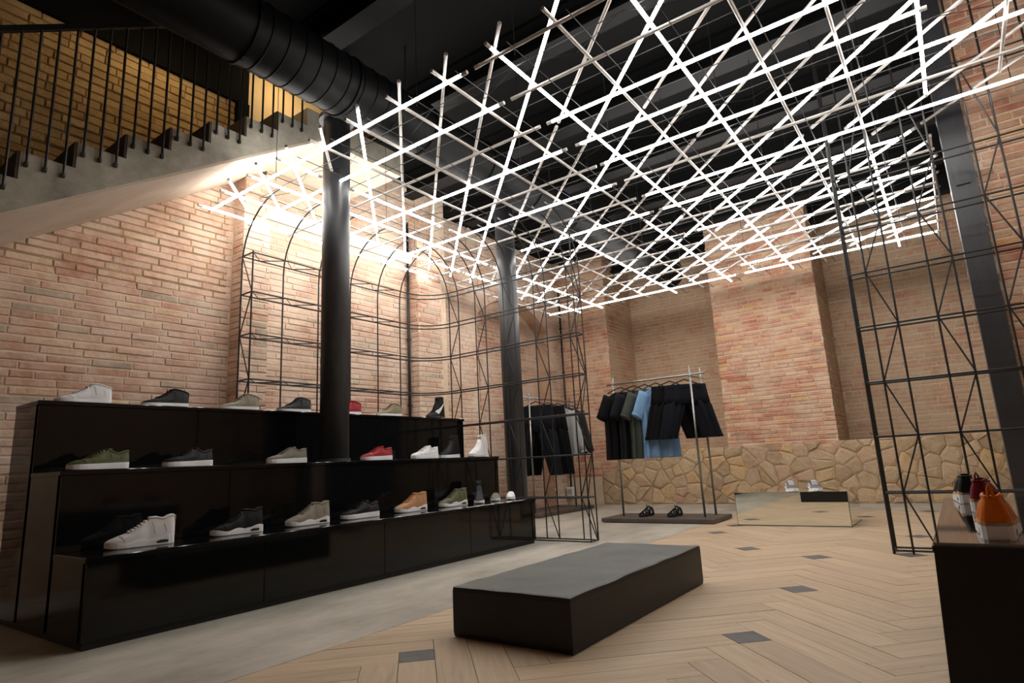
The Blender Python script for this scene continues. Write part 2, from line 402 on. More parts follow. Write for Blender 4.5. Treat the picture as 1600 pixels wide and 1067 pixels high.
# far left wall with the blind arch
AY, AH, AZ, AR = 10.82, 1.34, 4.62, .55
def arch_z(y): return AZ - AR * ((y - AY) / AH) ** 2
YE = 12.66
m = MB(); N_ = 22
m.box(X3 - .4, X3 - .012, YP1, AY - AH, 0, CZ); m.box(X3 - .4, X3 - .012, AY + AH, 14.4, 0, CZ)
for k in range(N_):
    y0, y1 = AY - AH + 2 * AH * k / N_, AY - AH + 2 * AH * (k + 1) / N_
    m.prism([(y0, arch_z(y0)), (y1, arch_z(y1)), (y1, CZ), (y0, CZ)], lambda q: (X3 - .4, q[0], q[1]), lambda q: (X3 - .012, q[0], q[1]))
wf = struct(m.build('wall_left_far', MATS['mortar']))
brick_wall(wf, (X3 - .014, 0, 0), (0, -1, 0), (1, 0, 0), -YE, -YP1, 0.0, CZ - .02, 'brick', nobj=300, inside=lambda s, z, a, b: abs(-s - AY) > AH + .02 or z > arch_z(-s) + .30, seed=51)
for k in range(19):                                       # ring of bricks standing over the arch
    y = AY - AH + 2 * AH * (k + .5) / 19; zz = arch_z(y); sl = math.atan2(-2 * AR * (y - AY) / AH ** 2, 1)
    o = bpy.data.objects.new('brick', BMESH['brick'][k % 7]); COL.objects.link(o); o.parent = wf
    uu = Vector((0, -math.cos(sl), -math.sin(sl))); nn = Vector((1, 0, 0)); tt = uu.cross(nn); p = Vector((X3 - .014, y, zz)) - uu * .06
    o.matrix_local = Matrix(((uu.x * .12, nn.x * .018, tt.x * .27, p.x), (uu.y * .12, nn.y * .018, tt.y * .27, p.y), (uu.z * .12, nn.z * .018, tt.z * .27, p.z), (0, 0, 0, 1 / U)))
    o.matrix_local = Matrix.Scale(U, 4) @ Matrix(((uu.x * .12, nn.x * .018, tt.x * .27, p.x), (uu.y * .12, nn.y * .018, tt.y * .27, p.y), (uu.z * .12, nn.z * .018, tt.z * .27, p.z), (0, 0, 0, 1)))
wn = struct(MB().box(X3 - .6, X3 - .36, AY - AH - .3, AY + AH + .3, 0, CZ).build('wall_left_niche', MATS['mortar']))
brick_wall(wn, (X3 - .362, 0, 0), (0, -1, 0), (1, 0, 0), -(AY + AH), -(AY - AH), 0, 4.8, 'brick', seed=52, nobj=150)
m = MB(); pts = [(AY + AH - .004, 0)] + [(AY + AH * math.cos(math.pi * 0 + 0) if k == 0 else AY + AH - 2 * AH * k / 24, 0) for k in range(0)]
arc = [(AY + AH - 2 * AH * k / 24, arch_z(AY + AH - 2 * AH * k / 24)) for k in range(25)]
arc = [(AY + (y - AY) * .992, z - .008) for y, z in arc]; prof = [(arc[0][0], 0)] + arc + [(arc[-1][0], 0)]
m.loft([[(X3 + .005, y, z) for y, z in prof], [(X3 - .37, y, z) for y, z in prof]], closed=False)
fixn(m.build('arch_soffit', MATS['brick_back'], wf))
# back wall: pier, recess, pilaster, recess
YQ = 14.1; XA, XB, XC = -6.30, -3.806, -1.785
wb = struct(MB().box(X3 - .4, XA - .012, YE + .012, YQ + .4, 0, CZ).build('wall_back_left', MATS['mortar']))
brick_wall(wb, (0, YE + .014, 0), (-1, 0, 0), (0, -1, 0), -XA, -X3, .62, CZ - .02, 'brick_red', course=.083, blen=.31, seed=61, nobj=280)
brick_wall(wb, (XA - .014, 0, 0), (0, -1, 0), (1, 0, 0), -YQ, -YE, 1.1, CZ - .02, 'brick_back', course=.083, blen=.31, seed=62)
wr1 = struct(MB().box(XA - .02, XB + .02, YQ + .012, YQ + .4, 0, CZ).build('wall_back_recess', MATS['mortar']))
brick_wall(wr1, (0, YQ + .014, 0), (-1, 0, 0), (0, -1, 0), -XB, -XA, 1.12, CZ - .02, 'brick_back', course=.083, blen=.31, seed=63, nobj=300)
wc = struct(MB().box(XB + .012, XC - .012, YE + .012, YQ + .4, .6, CZ).build('wall_back_pilaster', MATS['mortar']))
brick_wall(wc, (0, YE + .014, 0), (-1, 0, 0), (0, -1, 0), -XC, -XB, 1.0, CZ - .02, 'brick_red', course=.083, blen=.31, seed=64, nobj=300, depth=.02)
brick_wall(wc, (XC - .014, 0, 0), (0, -1, 0), (1, 0, 0), -YQ, -YE, 1.1, CZ - .02, 'brick_back', course=.083, blen=.31, seed=65)
wd = struct(MB().box(XC - .02, 3.4, YQ + .012, YQ + .4, 0, CZ).build('wall_back', MATS['mortar']))
brick_wall(wd, (0, YQ + .014, 0), (-1, 0, 0), (0, -1, 0), -.75, -XC, 1.12, CZ - .02, 'brick_back', course=.083, blen=.31, seed=66, nobj=300)
# rubble plinth under the back wall
rnd = random.Random(12)
ws = MB(); ws.box(-6.75, 3.4, YE + .018, YQ + .3, 0, 1.10); ws = struct(ws.build('wall_back_plinth', MATS['mortar_stone']))
for poly in voronoi(-6.72, .9, 0, 1.12, .40, .20, rnd) + voronoi(.9, 3.3, 0, 1.12, .8, .3, rnd):
    c = (sum(p[0] for p in poly) / len(poly), sum(p[1] for p in poly) / len(poly))
    if c[0] < -6.2 and c[1] > .66: continue
    sc = lambda k: [(c[0] + (p[0] - c[0]) * k, c[1] + (p[1] - c[1]) * k) for p in poly]
    d = rnd.uniform(.0, .028); tx, tz = rnd.uniform(-.05, .05), rnd.uniform(-.05, .05)
    rings = []
    for k, y in ((1.0, .08), (1.0, .016), (.968, .004 - d * .5), (.68, -.004 - d)):
        rings.append([(x + rnd.uniform(-.006, .006), YE + y + (tx * (x - c[0]) + tz * (z - c[1])) * (1 if k < .96 else 0), max(z, .002)) for x, z in sc(k)])
    o = MB().loft(rings, True, True, True).build('stone', MATS['stone'], ws, smooth=False); fixn(o)
m = MB().box(XA, XB, YE + .02, YQ + .05, 1.08, 1.115).box(XC, 3.3, YE + .02, YQ + .05, 1.08, 1.115); m.build('ledge', MATS['mortar_stone'], ws)
# right pier with the steel column at its corner, and the unseen sides of the room
PY = 7.42
wp2 = struct(MB().box(.36, 3.4, PY + .03, 7.9, 0, CZ).build('wall_right_pier', MATS['mortar']))
brick_wall(wp2, (0, PY + .032, 0), (-1, 0, 0), (0, -1, 0), -2.0, -.56, 0, CZ - .02, 'brick_red', course=.084, blen=.40, seed=71, nobj=300)
brick_wall(wp2, (.362, 0, 0), (0, 1, 0), (-1, 0, 0), PY + .05, 7.9, 0, CZ - .02, 'brick', seed=72)
struct(MB().box(3.38, 3.7, -3.2, PY + .1, 0, CZ).build('wall_right', MATS['brick_back']))
struct(MB().box(X1 - .3, 3.7, -3.5, -3.18, 0, CZ).build('wall_front', MATS['brick_back']))
# ceiling with beams
ce = struct(MB().box(X3 - .6, 3.7, -3.5, 14.5, CZ, CZ + .3).build('ceiling', MATS['ceiling_black']))
CL = 5.9                                                           # the lower shop ceiling, open over the staircase
cl = struct(MB().box(-5.5, 3.38, -3.2, 5.76, CL, CL + .2).box(X3 - .4, 3.38, 5.76, 14.4, CL, CL + .2).build('ceiling_shop', MATS['ceiling_black']))
for y in (.4, 2.0, 3.6, 5.2, 6.8, 8.4, 10.0, 11.6, 13.2):
    m = MB(); x0 = -6.9 if y > 5.8 else -5.5
    m.box(x0, 3.38, y - .12, y + .12, CL - .05, CL - .002).box(x0, 3.38, y - .02, y + .02, CL - .36, CL - .05).box(x0, 3.38, y - .12, y + .12, CL - .41, CL - .36)
    m.build('ceiling_beam', MATS['beam_black'], cl)
# plastered wall lit warm past the head of the stair
struct(MB().box(-7.75, -7.55, YR + .3, 5.75, 5.0, CZ).build('wall_left_hall', MATS['cream_plaster']))

# ------------------------------------------------------------------ staircase
XS = -5.8; TR, RI = .384, .2435; SY0, SZ0 = 1.36, 3.696            # first nosing in view
st = thing('staircase', (XS, .1, 0), 'raw concrete staircase with plastered underside climbing along the left brick wall', 'staircase')
prof = []; n0, n1 = -5, 7
for n in range(n0, n1 + 1):
    y, z = SY0 + n * TR, SZ0 + n * RI
    prof += [(y, z - RI), (y, z)]
prof = prof[:-2]                                                  # the head of the flight meets the landing
sof = lambda y: 2.3 + .652 * y
zl = SZ0 + n1 * RI; YL = 3.955
prof += [(YL, SZ0 + (n1 - 1) * RI), (YL, sof(YL)), (SY0 + n0 * TR, sof(SY0 + n0 * TR))]
prof = [p for i, p in enumerate(prof) if i == 0 or p != prof[i - 1]]
o_ = (XS, .1, 0)
sb = MB().prism(prof, lambda q: (XS, q[0], q[1]), lambda q: (X1 + .02, q[0], q[1])).build('stair_body', MATS['concrete_raw'], st, o_); fixn(sb)
ya = SY0 + n0 * TR
fixn(MB().prism([(ya, sof(ya)), (YL, sof(YL)), (YL, sof(YL) - .03), (ya, sof(ya) - .03)], lambda q: (XS - .004, q[0], q[1]), lambda q: (X1 + .03, q[0], q[1])).build('plaster_soffit', MATS['plaster'], st, o_))
yk = (zl - .3 - 2.3) / .652
ld = struct(fixn(MB().prism([(YL, sof(YL)), (yk, zl - .3), (5.6, zl - .3), (5.6, zl), (SY0 + n1 * TR, zl), (SY0 + n1 * TR, zl - RI), (YL, zl - RI)], lambda q: (XS, q[0], q[1]), lambda q: (X2 + .03, q[0], q[1])).build('floor_landing', MATS['concrete_raw'])))
fixn(MB().prism([(YL, sof(YL)), (yk, zl - .3), (5.6, zl - .3), (5.6, zl - .33), (yk, zl - .33), (YL, sof(YL) - .03)], lambda q: (XS - .004, q[0], q[1]), lambda q: (X2 + .03, q[0], q[1])).build('plaster_soffit', MATS['plaster'], ld))
for n in range(n0, n1):
    y, z = SY0 + n * TR, SZ0 + n * RI
    MB().box(X1 + .03, XS - .004, y - .022, y - .001, z - RI + .004, z + .002).build('riser', MATS['dark_riser'], st, o_)
rl = thing('stair_railing', (XS, .1, 0), 'black metal railing of thin upright bars along the concrete staircase', 'railing')
hr = lambda y: 4.666 + .658 * (y - 1.136)
MB().loft([[(XS + .03 + dx, y, hr(y) + dz) for dx, dz in ((-.03, -.015), (.02, -.015), (.02, .04), (-.03, .04))] for y in (-.55, 3.99)], True, True, True).build('handrail', MATS['rod_black'], rl, o_)
for n in range(n0 + 1, n1):
    y, z = SY0 + n * TR, SZ0 + n * RI
    for k in range(3):
        yy = y + .04 + k * .128
        ba = MB().tube([(XS + .022, yy, z - .11), (XS + .022, yy, hr(yy))], .011, 6).build('baluster', MATS['rod_black'], rl, o_)
        MB().box(XS + .001, XS + .03, yy - .012, yy + .012, z - .125, z - .085).build('bracket', MATS['rod_black'], ba, o_)

# ------------------------------------------------------------------ duct, columns, pipes
DX, DZ, DR = -4.56, 4.90, .304
dt = thing('ventilation_duct', (DX, 0, DZ), 'fat round black ventilation duct hung below the ceiling', 'duct')
ring = lambda y, r: [(DX + r * math.cos(a), y, DZ + r * math.sin(a)) for a in [2 * math.pi * i / 28 for i in range(28)]]
y = -3.0
while y < 12.4:
    y2 = min(y + 1.1, 12.4)
    MB().loft([ring(y, DR), ring(y2, DR)], True, y < -2.9, y2 > 12.3).build('duct_section', MATS['duct_black'], dt, (DX, 0, DZ), smooth=True)
    MB().loft([ring(y2 - .02, DR + .001), ring(y2 - .015, DR + .016), ring(y2 + .015, DR + .016), ring(y2 + .02, DR + .001)]).build('flange', MATS['duct_black'], dt, (DX, 0, DZ))
    y = y2
for k in range(10):
    yy = 2.62 + k * .17
    MB().loft([ring(yy - .008, DR), ring(yy, DR + .008), ring(yy + .008, DR)]).build('seam', MATS['duct_black'], dt, (DX, 0, DZ))
for yy in (1.2, 4.5, 7.6, 10.6): MB().tube([(DX, yy, DZ + DR - .02), (DX, yy, CL)], .012, 6).build('hanger_rod', MATS['rod_black'], dt, (DX, 0, DZ))
for (cx, cy, z0, lab) in ((-5.247, 4.06, 1.112, 'round black steel column rising through the black shoe display'), (-5.247, 7.27, 0, 'round black steel column behind the far end of the shoe display')):
    c = thing('column', (cx, cy, z0), lab, 'column')
    rg = lambda z, r: [(cx + r * math.cos(a), cy + r * math.sin(a), z) for a in [2 * math.pi * i / 32 for i in range(32)]]
    MB().loft([rg(z0, .15), rg(CL - .002, .15)], True, True, True).build('shaft', MATS['black_steel'], c, (cx, cy, z0), smooth=True)
    MB().loft([rg(4.98, .151), rg(4.98, .2), rg(5.03, .2), rg(5.03, .151)]).build('collar', MATS['black_steel'], c, (cx, cy, z0))
    MB().loft([rg(z0, .152), rg(z0, .165), rg(z0 + .03, .165), rg(z0 + .03, .152)]).build('base_ring', MATS['black_steel'], c, (cx, cy, z0))
c = thing('steel_column', (.44, PY, 0), 'flat black steel column set into the edge of the brick pier beside the right wire screen', 'column')
MB().box(.335, .552, PY - .03, PY + .03, 0, CZ - .001).build('face_plate', MATS['black_steel'], c, (.44, PY, 0))
MB().box(.336, .35, PY + .03, PY + .2, 0, CZ - .001).build('side_plate', MATS['black_steel'], c, (.44, PY, 0))
MB().box(.38, .50, PY - .05, PY - .03, 3.55, 3.75).build('junction_box', MATS['black_steel'], c, (.44, PY, 0))
for (px, py, lab) in ((XM + .05, 7.03, 'thin black pipe running up the left brick wall beside the pilaster'), (-7.52, 12.58, 'thin black pipe in the far left corner of the room')):
    c = thing('wall_pipe', (px, py, 0), lab, 'pipe')
    MB().tube([(px, py, .3), (px, py, 5.2)], .022, 8).build('pipe', MATS['rod_black'], c, (px, py, 0), smooth=True)
    for z in (.9, 2.0, 3.1, 4.2): MB().box(px - .035, px + .03, py - .02, py + .02, z, z + .03).build('clip', MATS['rod_black'], c, (px, py, 0))
c = thing('socket_box', (-7.50, 12.56, .2), 'small white socket box low in the far left corner under the pipe', 'socket')
MB().bbox(-7.60, -7.42, 12.48, 12.62, .2, .40, .012).build('housing', MATS['plastic_white'], c, (-7.50, 12.56, .2))
MB().box(-7.57, -7.45, 12.472, 12.481, .25, .35).build('cover', MATS['cap_grey'], c, (-7.50, 12.56, .2))
for (lx, ly, lz, lab) in ((-6.3, 2.9, 6.3, 'warm bulb hanging above the concrete stairs'), (-6.9, 4.75, 6.85, 'warm bulb hanging over the stair head')):
    c = thing('stair_lamp', (lx, ly, lz), lab, 'lamp')
    bl = [[(lx + r * math.cos(a), ly + r * math.sin(a), lz + z) for a in [2 * math.pi * i / 14 for i in range(14)]] for r, z in ((.004, -.09), (.045, -.075), (.07, -.03), (.062, .02), (.03, .06))]
    MB().loft(bl, True, True, True).build('bulb', MATS['bulb_warm'], c, (lx, ly, lz), smooth=True)
    MB().loft([[(lx + r * math.cos(a), ly + r * math.sin(a), lz + z) for a in [2 * math.pi * i / 20 for i in range(20)]] for r, z in ((.15, -.01), (.10, .08), (.04, .12), (.035, .118), (.095, .076), (.145, -.012))]).build('added_shade', MATS['rod_black'], c, (lx, ly, lz), smooth=True)  # cone added over each bulb to keep its light off the ceiling
    MB().tube([(lx, ly, lz + .06), (lx, ly, lz + .13)], .032, 10).build('socket', MATS['rod_black'], c, (lx, ly, lz))
    MB().tube([(lx, ly, lz + .13), (lx, ly, CZ)], .008, 6).build('cable', MATS['rod_black'], c, (lx, ly, lz))
# ------------------------------------------------------------------ ceiling grid of light tubes
GX = lambda i: -6.898 + .5503 * i
GY = lambda j: 3.466 + .544 * j
ZB, ZA, ZD = 4.185, 4.222, 4.30
TR_ = .0148
ORD = lambda n: '%d%s' % (n, 'th' if 10 < n % 100 < 14 else {1: 'st', 2: 'nd', 3: 'rd'}.get(n % 10, 'th'))
def light_tube(p, q, lit, label, group):
    p, q = Vector(p), Vector(q); d = (q - p).normalized(); L = (q - p).length
    cap = min(.055, L * .12)
    o = MB().tube([p + d * cap, q - d * cap], TR_, 10, caps=False).build('light_tube', MATS['tube_lit' if lit else 'tube_off'], None, tuple(p), smooth=True)
    tag(o, label, 'light tube', group)
    for a, b in ((p, p + d * cap), (q - d * cap, q)):
        MB().tube([a, b], TR_ + .002, 10).build('end_cap', MATS['cap_grey'], o, tuple(p), smooth=False)
    return o
st_ = lambda lit: 'glowing' if lit else 'unlit grey'
RX = 15.2
brow = {0: ((0, 7.45, 1), (7.6, RX, 0)), 1: ((-.1, 7.4, 1), (7.55, RX, 0)), 2: ((0, 7.45, 0), (7.6, RX, 1)), 3: ((0, 7.4, 1), (7.6, 13.1, 1)), 4: ((0.3, 7.5, 0), (7.6, RX, 1)),
        5: ((0, 7.45, 1), (7.65, RX, 0)), 6: ((0, 7.45, 0), (7.6, RX, 1)), 7: ((0, 2.5, 0), (3.45, 7.45, 1), (7.6, 12.6, 1)), 8: ((0, 7.5, 0), (7.7, 13.05, 0)), 9: ((-.1, 7.5, 0), (7.75, 13.05, 1)),
        10: ((0, 7.5, 0), (7.7, 13.05, 0)), 11: ((.4, 7.5, 0), (7.75, 13.05, 1)), 12: ((0, 7.5, 0), (7.7, 13.05, 0)), 13: ((-.1, 7.5, 0), (7.75, 13.05, 1)), 14: ((-.05, 7.5, 1), (7.6, 13.05, 1))}
for j, segs in brow.items():
    for k, (a, b, lit) in enumerate(segs):
        half = ('left half', 'right half')[k] if len(segs) == 2 else ('left end', 'middle', 'right end')[k]
        light_tube((GX(a), GY(j), ZB), (GX(b), GY(j), ZB), lit, '%s ceiling tube running left to right, %s row from the front, %s' % (st_(lit), ORD(j + 1), half), 'tubes running across the room')
arow = {0: ((-.25, 7.3, 1), (7.45, 15, 0)), 1: ((-.3, 7.4, 1), (7.5, 14.9, 1)), 2: ((-.3, 7.5, 1), (7.6, 14.9, 1)), 3: ((-.3, .72, 1), (1.46, 4.35, 1), (4.6, 6.5, 0), (7.3, 14.7, 0)), 4: ((-.3, 7.4, 0), (7.5, 14.9, 0)),
        5: ((-.3, 7.4, 0), (7.55, 15, 1)), 6: ((-.3, 7.4, 0), (7.5, 14.9, 0)), 7: ((-.3, 7.35, 0), (7.5, 15, 1)), 8: ((-.25, 7.35, 1), (7.5, 14.9, 0)), 9: ((-.3, 7.4, 0), (7.5, 15, 1)),
        10: ((-.3, 7.3, 1), (7.45, 14.9, 0)), 11: ((-.3, 7.4, 0), (7.5, 14.9, 0)), 12: ((-.3, 7.3, 0), (7.4, 15, 1)), 13: ((-.3, 5.72, 1), (7.45, 14.9, 0)), 14: ((-.3, 5.72, 0),)}
for i, segs in arow.items():
    for k, (a, b, lit) in enumerate(segs):
        half = {1: ('front half',), 2: ('front half', 'rear half'), 4: ('front stub', 'second piece', 'third piece', 'rear half')}[len(segs)][k]
        light_tube((GX(i), GY(a), ZA), (GX(i), GY(b), ZA), lit, '%s ceiling tube running front to back, %s line from the left wall, %s' % (st_(lit), ORD(i + 1), half), 'tubes running front to back')
litfrom = {1: ((-.3, 99, 1),), 2: ((-.3, 99, 1),), 3: ((-.3, 99, 1),), 4: ((-.3, .85, 0), (3.3, 99, 0)), 5: ((-.3, 99, 1),), 6: ((-.3, 2.9, 0), (3.0, 99, 1)), 7: ((-.3, 3.8, 0), (3.9, 99, 1)), 8: ((-.3, 2.9, 0), (3.0, 99, 1)), 9: ((-.3, 99, 1),),
           10: ((-.3, 2.4, 0), (2.5, 6.2, 0), (6.9, 99, 0)), 11: ((-.3, 3.3, 1), (3.4, 6.9, 0), (7, 99, 1)), 12: ((-.3, 3.0, 0), (3.1, 7.1, 1), (7.2, 99, 1)), 13: ((-.3, 3.3, 0), (3.4, 6.9, 0), (7, 99, 1)), 14: ((-.3, 4.6, 0), (4.7, 9.1, 0), (9.2, 99, 0)),
           15: ((-.3, 5, 0), (5.1, 9.4, 0), (9.5, 99, 0)), 16: ((.6, 4.3, 1), (4.4, 8.1, 1), (8.2, 99, 1)), 17: ((1.6, 5.8, 0), (6, 9.8, 1), (9.9, 99, 1)), 18: ((2.6, 6.3, 1), (6.4, 10, 1), (10.1, 99, 1)), 19: ((3.6, 6.9, 0), (7, 10.3, 1), (10.4, 99, 1)), 20: ((4.6, 7.1, 0), (7.2, 10.6, 1), (10.7, 99, 1)),
           21: ((8, 11, 1), (11.1, 99, 0)), 22: ((8.9, 99, 0),), 23: ((9.9, 99, 1),), 24: ((10.9, 99, 0),), 25: ((11.9, 99, 1),), 26: ((12.9, 99, 0),)}
for s, segs in litfrom.items():
    for k, (a, b, lit) in enumerate(segs):
        b = min(b, s - .15, 14.25)
        if b - a < .3: continue
        half = ('front piece', 'second piece', 'rear piece')[k]
        light_tube((GX(s - a), GY(a), ZD), (GX(s - b), GY(b), ZD), lit, '%s diagonal ceiling tube, %s diagonal from the front left corner, %s' % (st_(lit), ORD(s), half), 'diagonal tubes')

# rods that carry the tubes
cf = thing('tube_carrier_frame', (-3, 7, 4.2), 'lattice of thin black rods hanging under the ceiling that carries the light tubes', 'frame')
co = (-3, 7, 4.2); RR = .0044
xr = [-6.55 + .53 * k for k in range(14)]
for x in xr:
    if x < .34: MB().tube([(x, 3.35, ZB - .03), (x, 11.5, ZB - .03)], RR, 5).build('rod', MATS['rod_black'], cf, co)
yr = [3.745 + .545 * k for k in range(15)]
for y in yr:
    xe = .28 if y > 7.2 else 1.35
    if y < 11.5: MB().tube([(-6.3, y, ZA + .035), (xe, y, ZA + .035)], RR, 5).build('rod', MATS['rod_black'], cf, co)
    if y < 11.5 and int(y * 100) % 5 == 0: MB().tube([(-6.3, y, ZD + .16), (xe, y, ZD + .16)], RR, 5).build('rod', MATS['rod_black'], cf, co)
for k in range(14):                                             # zigzag lacing
    y = 3.745 + .545 * k; xe = .25 if y > 7.0 else 1.3
    if y > 11.2 or k % 3: continue
    n = 16; path = [(-6.3 + (xe + 6.3) * q / n, y + (.19 if q % 2 else 0), ZA + .035) for q in range(n + 1)]
    MB().tube(path, RR * .8, 4).build('lacing', MATS['rod_black'], cf, co)
for i in range(0, 15, 2):
    for j in range(0, 14, 3):
        x, y = GX(i) + .1, GY(j) + .12
        if (x > .3 and y > 6.9) or abs(x - DX) < .36 or (x < -5.7 and y < 5.7): continue
        MB().tube([(x, y, ZA), (x, y, CL)], .004, 4).build('suspension_wire', MATS['rod_black'], cf, co)

# ------------------------------------------------------------------ wire screens
LV = [.03, .55, 1.07, 1.58, 2.09, 2.62, 3.12, 3.6]
ls = thing('wire_screen', (-6.4, 5.2, 0), 'tall black wire screen curving from the left wall behind the shoe display', 'wire screen')
lo = (-6.4, 5.2, 0); K = .0095
xw, xr_ = -6.60, -6.37; ya = 3.745; yf, yb_ = 6.69, 6.875
def corner(x, yend, r):
    return [(x, ya, 0), (x, yend - r, 0)] + [(x + r - r * math.cos(t), yend - r + r * math.sin(t), 0) for t in [math.pi / 2 * q / 8 for q in range(1, 9)]]
outer = corner(xw, yb_, .62) + [(-3.77, yb_, 0)]
inner = corner(xr_, yf, .45) + [(-3.77, yf, 0)]
for z in LV:
    for path in (outer, inner):
        MB().tube([(p[0], p[1], z) for p in path], K, 6).build('rail', MATS['rod_black'], ls, lo)
    MB().tube([(xw, ya, z), (xr_, ya, z)], K, 5).build('cross_rail', MATS['rod_black'], ls, lo)
    MB().tube([(-3.77, yf, z), (-3.77, yb_, z)], K, 5).build('cross_rail', MATS['rod_black'], ls, lo)
    n = 10; path = [((xw if q % 2 else xr_), ya + (6.0 - ya) * q / n, z) for q in range(n + 1)]
    if z > 1.2: MB().tube(path, K * .7, 4).build('lacing', MATS['rod_black'], ls, lo)
def arched(x, y, dx, dy, z0=.03):
    """upright that bends over under the ceiling"""
    p = [(x, y, z0), (x, y, 3.5)]
    for q in range(1, 9):
        t = math.pi / 2 * q / 8; p.append((x + dx * .75 * (1 - math.cos(t)), y + dy * .75 * (1 - math.cos(t)), 3.5 + .74 * math.sin(t)))
    return p
for y in (ya, 4.30, 4.83, 5.36, 5.86, 6.30):
    MB().tube(arched(xw, y, 1, 0), K, 6).build('upright', MATS['rod_black'], ls, lo)
MB().tube([(xr_, ya, .03), (xr_, ya, 3.62)], K, 6).build('upright', MATS['rod_black'], ls, lo)
for k in range(len(LV) - 1):
    a, b = (xw, xr_) if k % 2 else (xr_, xw)
    MB().tube([(a, ya, LV[k]), (b, ya, LV[k + 1])], K * .8, 5).build('brace', MATS['rod_black'], ls, lo)
    a, b = (yf, yb_) if k % 2 else (yb_, yf)
    MB().tube([(-3.77, a, LV[k]), (-3.77, b, LV[k + 1])], K * .8, 5).build('brace', MATS['rod_black'], ls, lo)
for x in (-6.10, -5.91, -5.58, -5.39, -5.05, -4.87, -4.52, -4.33, -3.97, -3.77):
    MB().tube(arched(x, yb_, 0, -1), K, 6).build('upright', MATS['rod_black'], ls, lo)
MB().tube([(-3.77, yf, .03), (-3.77, yf, 4.1)], K, 6).build('upright', MATS['rod_black'], ls, lo)
for x in (-6.10, -5.58, -5.05, -4.52, -3.97):
    for k in range(len(LV) - 1):
        a, b = (x, x + .19) if k % 2 else (x + .19, x)
        MB().tube([(a, yb_, LV[k]), (b, yb_, LV[k + 1])], K * .8, 5).build('brace', MATS['rod_black'], ls, lo)
rs = thing('wire_screen', (.3, 6.95, 0), 'tall black wire screen standing in front of the brick pier on the right', 'wire screen')
ro = (.3, 6.95, 0); y0, y1 = 6.865, 7.07; LR = [.03, .55, 1.08, 1.605, 2.16, 2.71, 3.22, 3.75, 4.6]
for z in LR:
    for y in (y0, y1): MB().tube([(-.655, y, z), (1.7, y, z)], K, 6).build('rail', MATS['rod_black'], rs, ro)
    MB().tube([(-.655, y0, z), (-.655, y1, z)], K, 5).build('cross_rail', MATS['rod_black'], rs, ro)
for y in (y0, y1): MB().tube([(-.655, y, .0), (-.655, y, 5.45)], K * 1.25, 6).build('upright', MATS['rod_black'], rs, ro)
for x in (-.50, -.30, .02, .215, .54, .735, 1.06, 1.255):
    MB().tube([(x, y0, .0), (x, y0, 5.3)], K, 6).build('upright', MATS['rod_black'], rs, ro)
for x in (-.50, .02, .54, 1.06):
    for k in range(len(LR) - 1):
        a, b = (x, x + .2) if k % 2 == 0 else (x + .2, x)
        if x > -.4: a, b = b, a
        MB().tube([(b, y0, LR[k]), (a, y0, LR[k + 1])], K * .8, 5).build('brace', MATS['rod_black'], rs, ro)

# ------------------------------------------------------------------ stepped shoe display
SX = (-4.525, -5.085, -5.682, -6.2); SZ = (.553, 1.112, 1.667); SY = (1.62, 6.66)
sh = thing('shoe_display', (-5.3, 4.1, 0), 'long glossy black three-stepped shoe display against the left side', 'display stand')
so = (-5.3, 4.1, 0); T = .034
for k in range(3):
    zb = 0 if k == 0 else SZ[k - 1]
    xf, xb = SX[k], SX[k + 1]
    MB().bbox(xb, xf, SY[0], SY[1], SZ[k] - T, SZ[k], .006).build('shelf_top', MATS['black_gloss'], sh, so)
    e = [SY[0] + .012, 2.86, 4.10, 5.36, SY[1] - .012]
    for a, b in zip(e, e[1:]):
        MB().bbox(xf - .05, xf - .014, a + .002, b - .002, zb + (.05 if k == 0 else 0), SZ[k] - T - .001, .003).build('front_panel', MATS['black_gloss'], sh, so)
    for a, b, s in ((SY[0] + .006, SY[0] + .04, 0), (SY[1] - .04, SY[1] - .006, 1)):
        MB().box(xb + (.0 if k == 2 else .001) - (.001), xf - .052, a, b, .05 if k == 0 else .05, SZ[k] - T - .001).build('end_panel', MATS['black_gloss'], sh, so)
MB().box(SX[3], SX[0] - .035, SY[0] + .03, SY[1] - .03, 0, .05).build('plinth', MATS['black_coat'], sh, so)
MB().box(SX[3], SX[3] + .03, SY[0] + .05, SY[1] - .05, .05, SZ[2] - T).build('back_panel', MATS['black_coat'], sh, so)

# ------------------------------------------------------------------ low black platform
pf = thing('platform', (-2.215, 3.925, 0), 'low matte black platform with grey top in the middle of the floor', 'platform')
po = (-2.215, 3.925, 0); x0, x1, y0, y1, H = -2.633, -1.80, 2.92, 4.935, .288
rp = random.Random(9); per = []
for a, b, n in (((x0, y0), (x1, y0), 10), ((x1, y0), (x1, y1), 26), ((x1, y1), (x0, y1), 10), ((x0, y1), (x0, y0), 26)):
    for k in range(n): per.append((lerp(a[0], b[0], k / n), lerp(a[1], b[1], k / n)))
amp = [rp.uniform(-.006, .006) for _ in per]; amp = [(amp[i - 1] + amp[i] * 2 + amp[(i + 1) % len(amp)]) / 4 for i in range(len(amp))]
cen = (-2.215, 3.925)
def shr(p, d): return (p[0] + (d if p[0] < cen[0] else -d) * (1 if abs(abs(p[0] - cen[0]) - .4165) < .01 else 0), p[1] + (d if p[1] < cen[1] else -d) * (1 if abs(abs(p[1] - cen[1]) - 1.0075) < .012 else 0))
rings = [[(p[0], p[1], .004) for p in [shr(q, .004) for q in per]], [(p[0], p[1], .03) for p in per], [(p[0], p[1], H - .03) for p in per], [(p[0], p[1], H - .004 + a) for p, a in zip([shr(q, .003) for q in per], amp)], [(p[0], p[1], H + a * .6) for p, a in zip([shr(q, .016) for q in per], amp)]]
fixn(MB().loft(rings, True, True, False).build('body', MATS['black_coat'], pf, po))
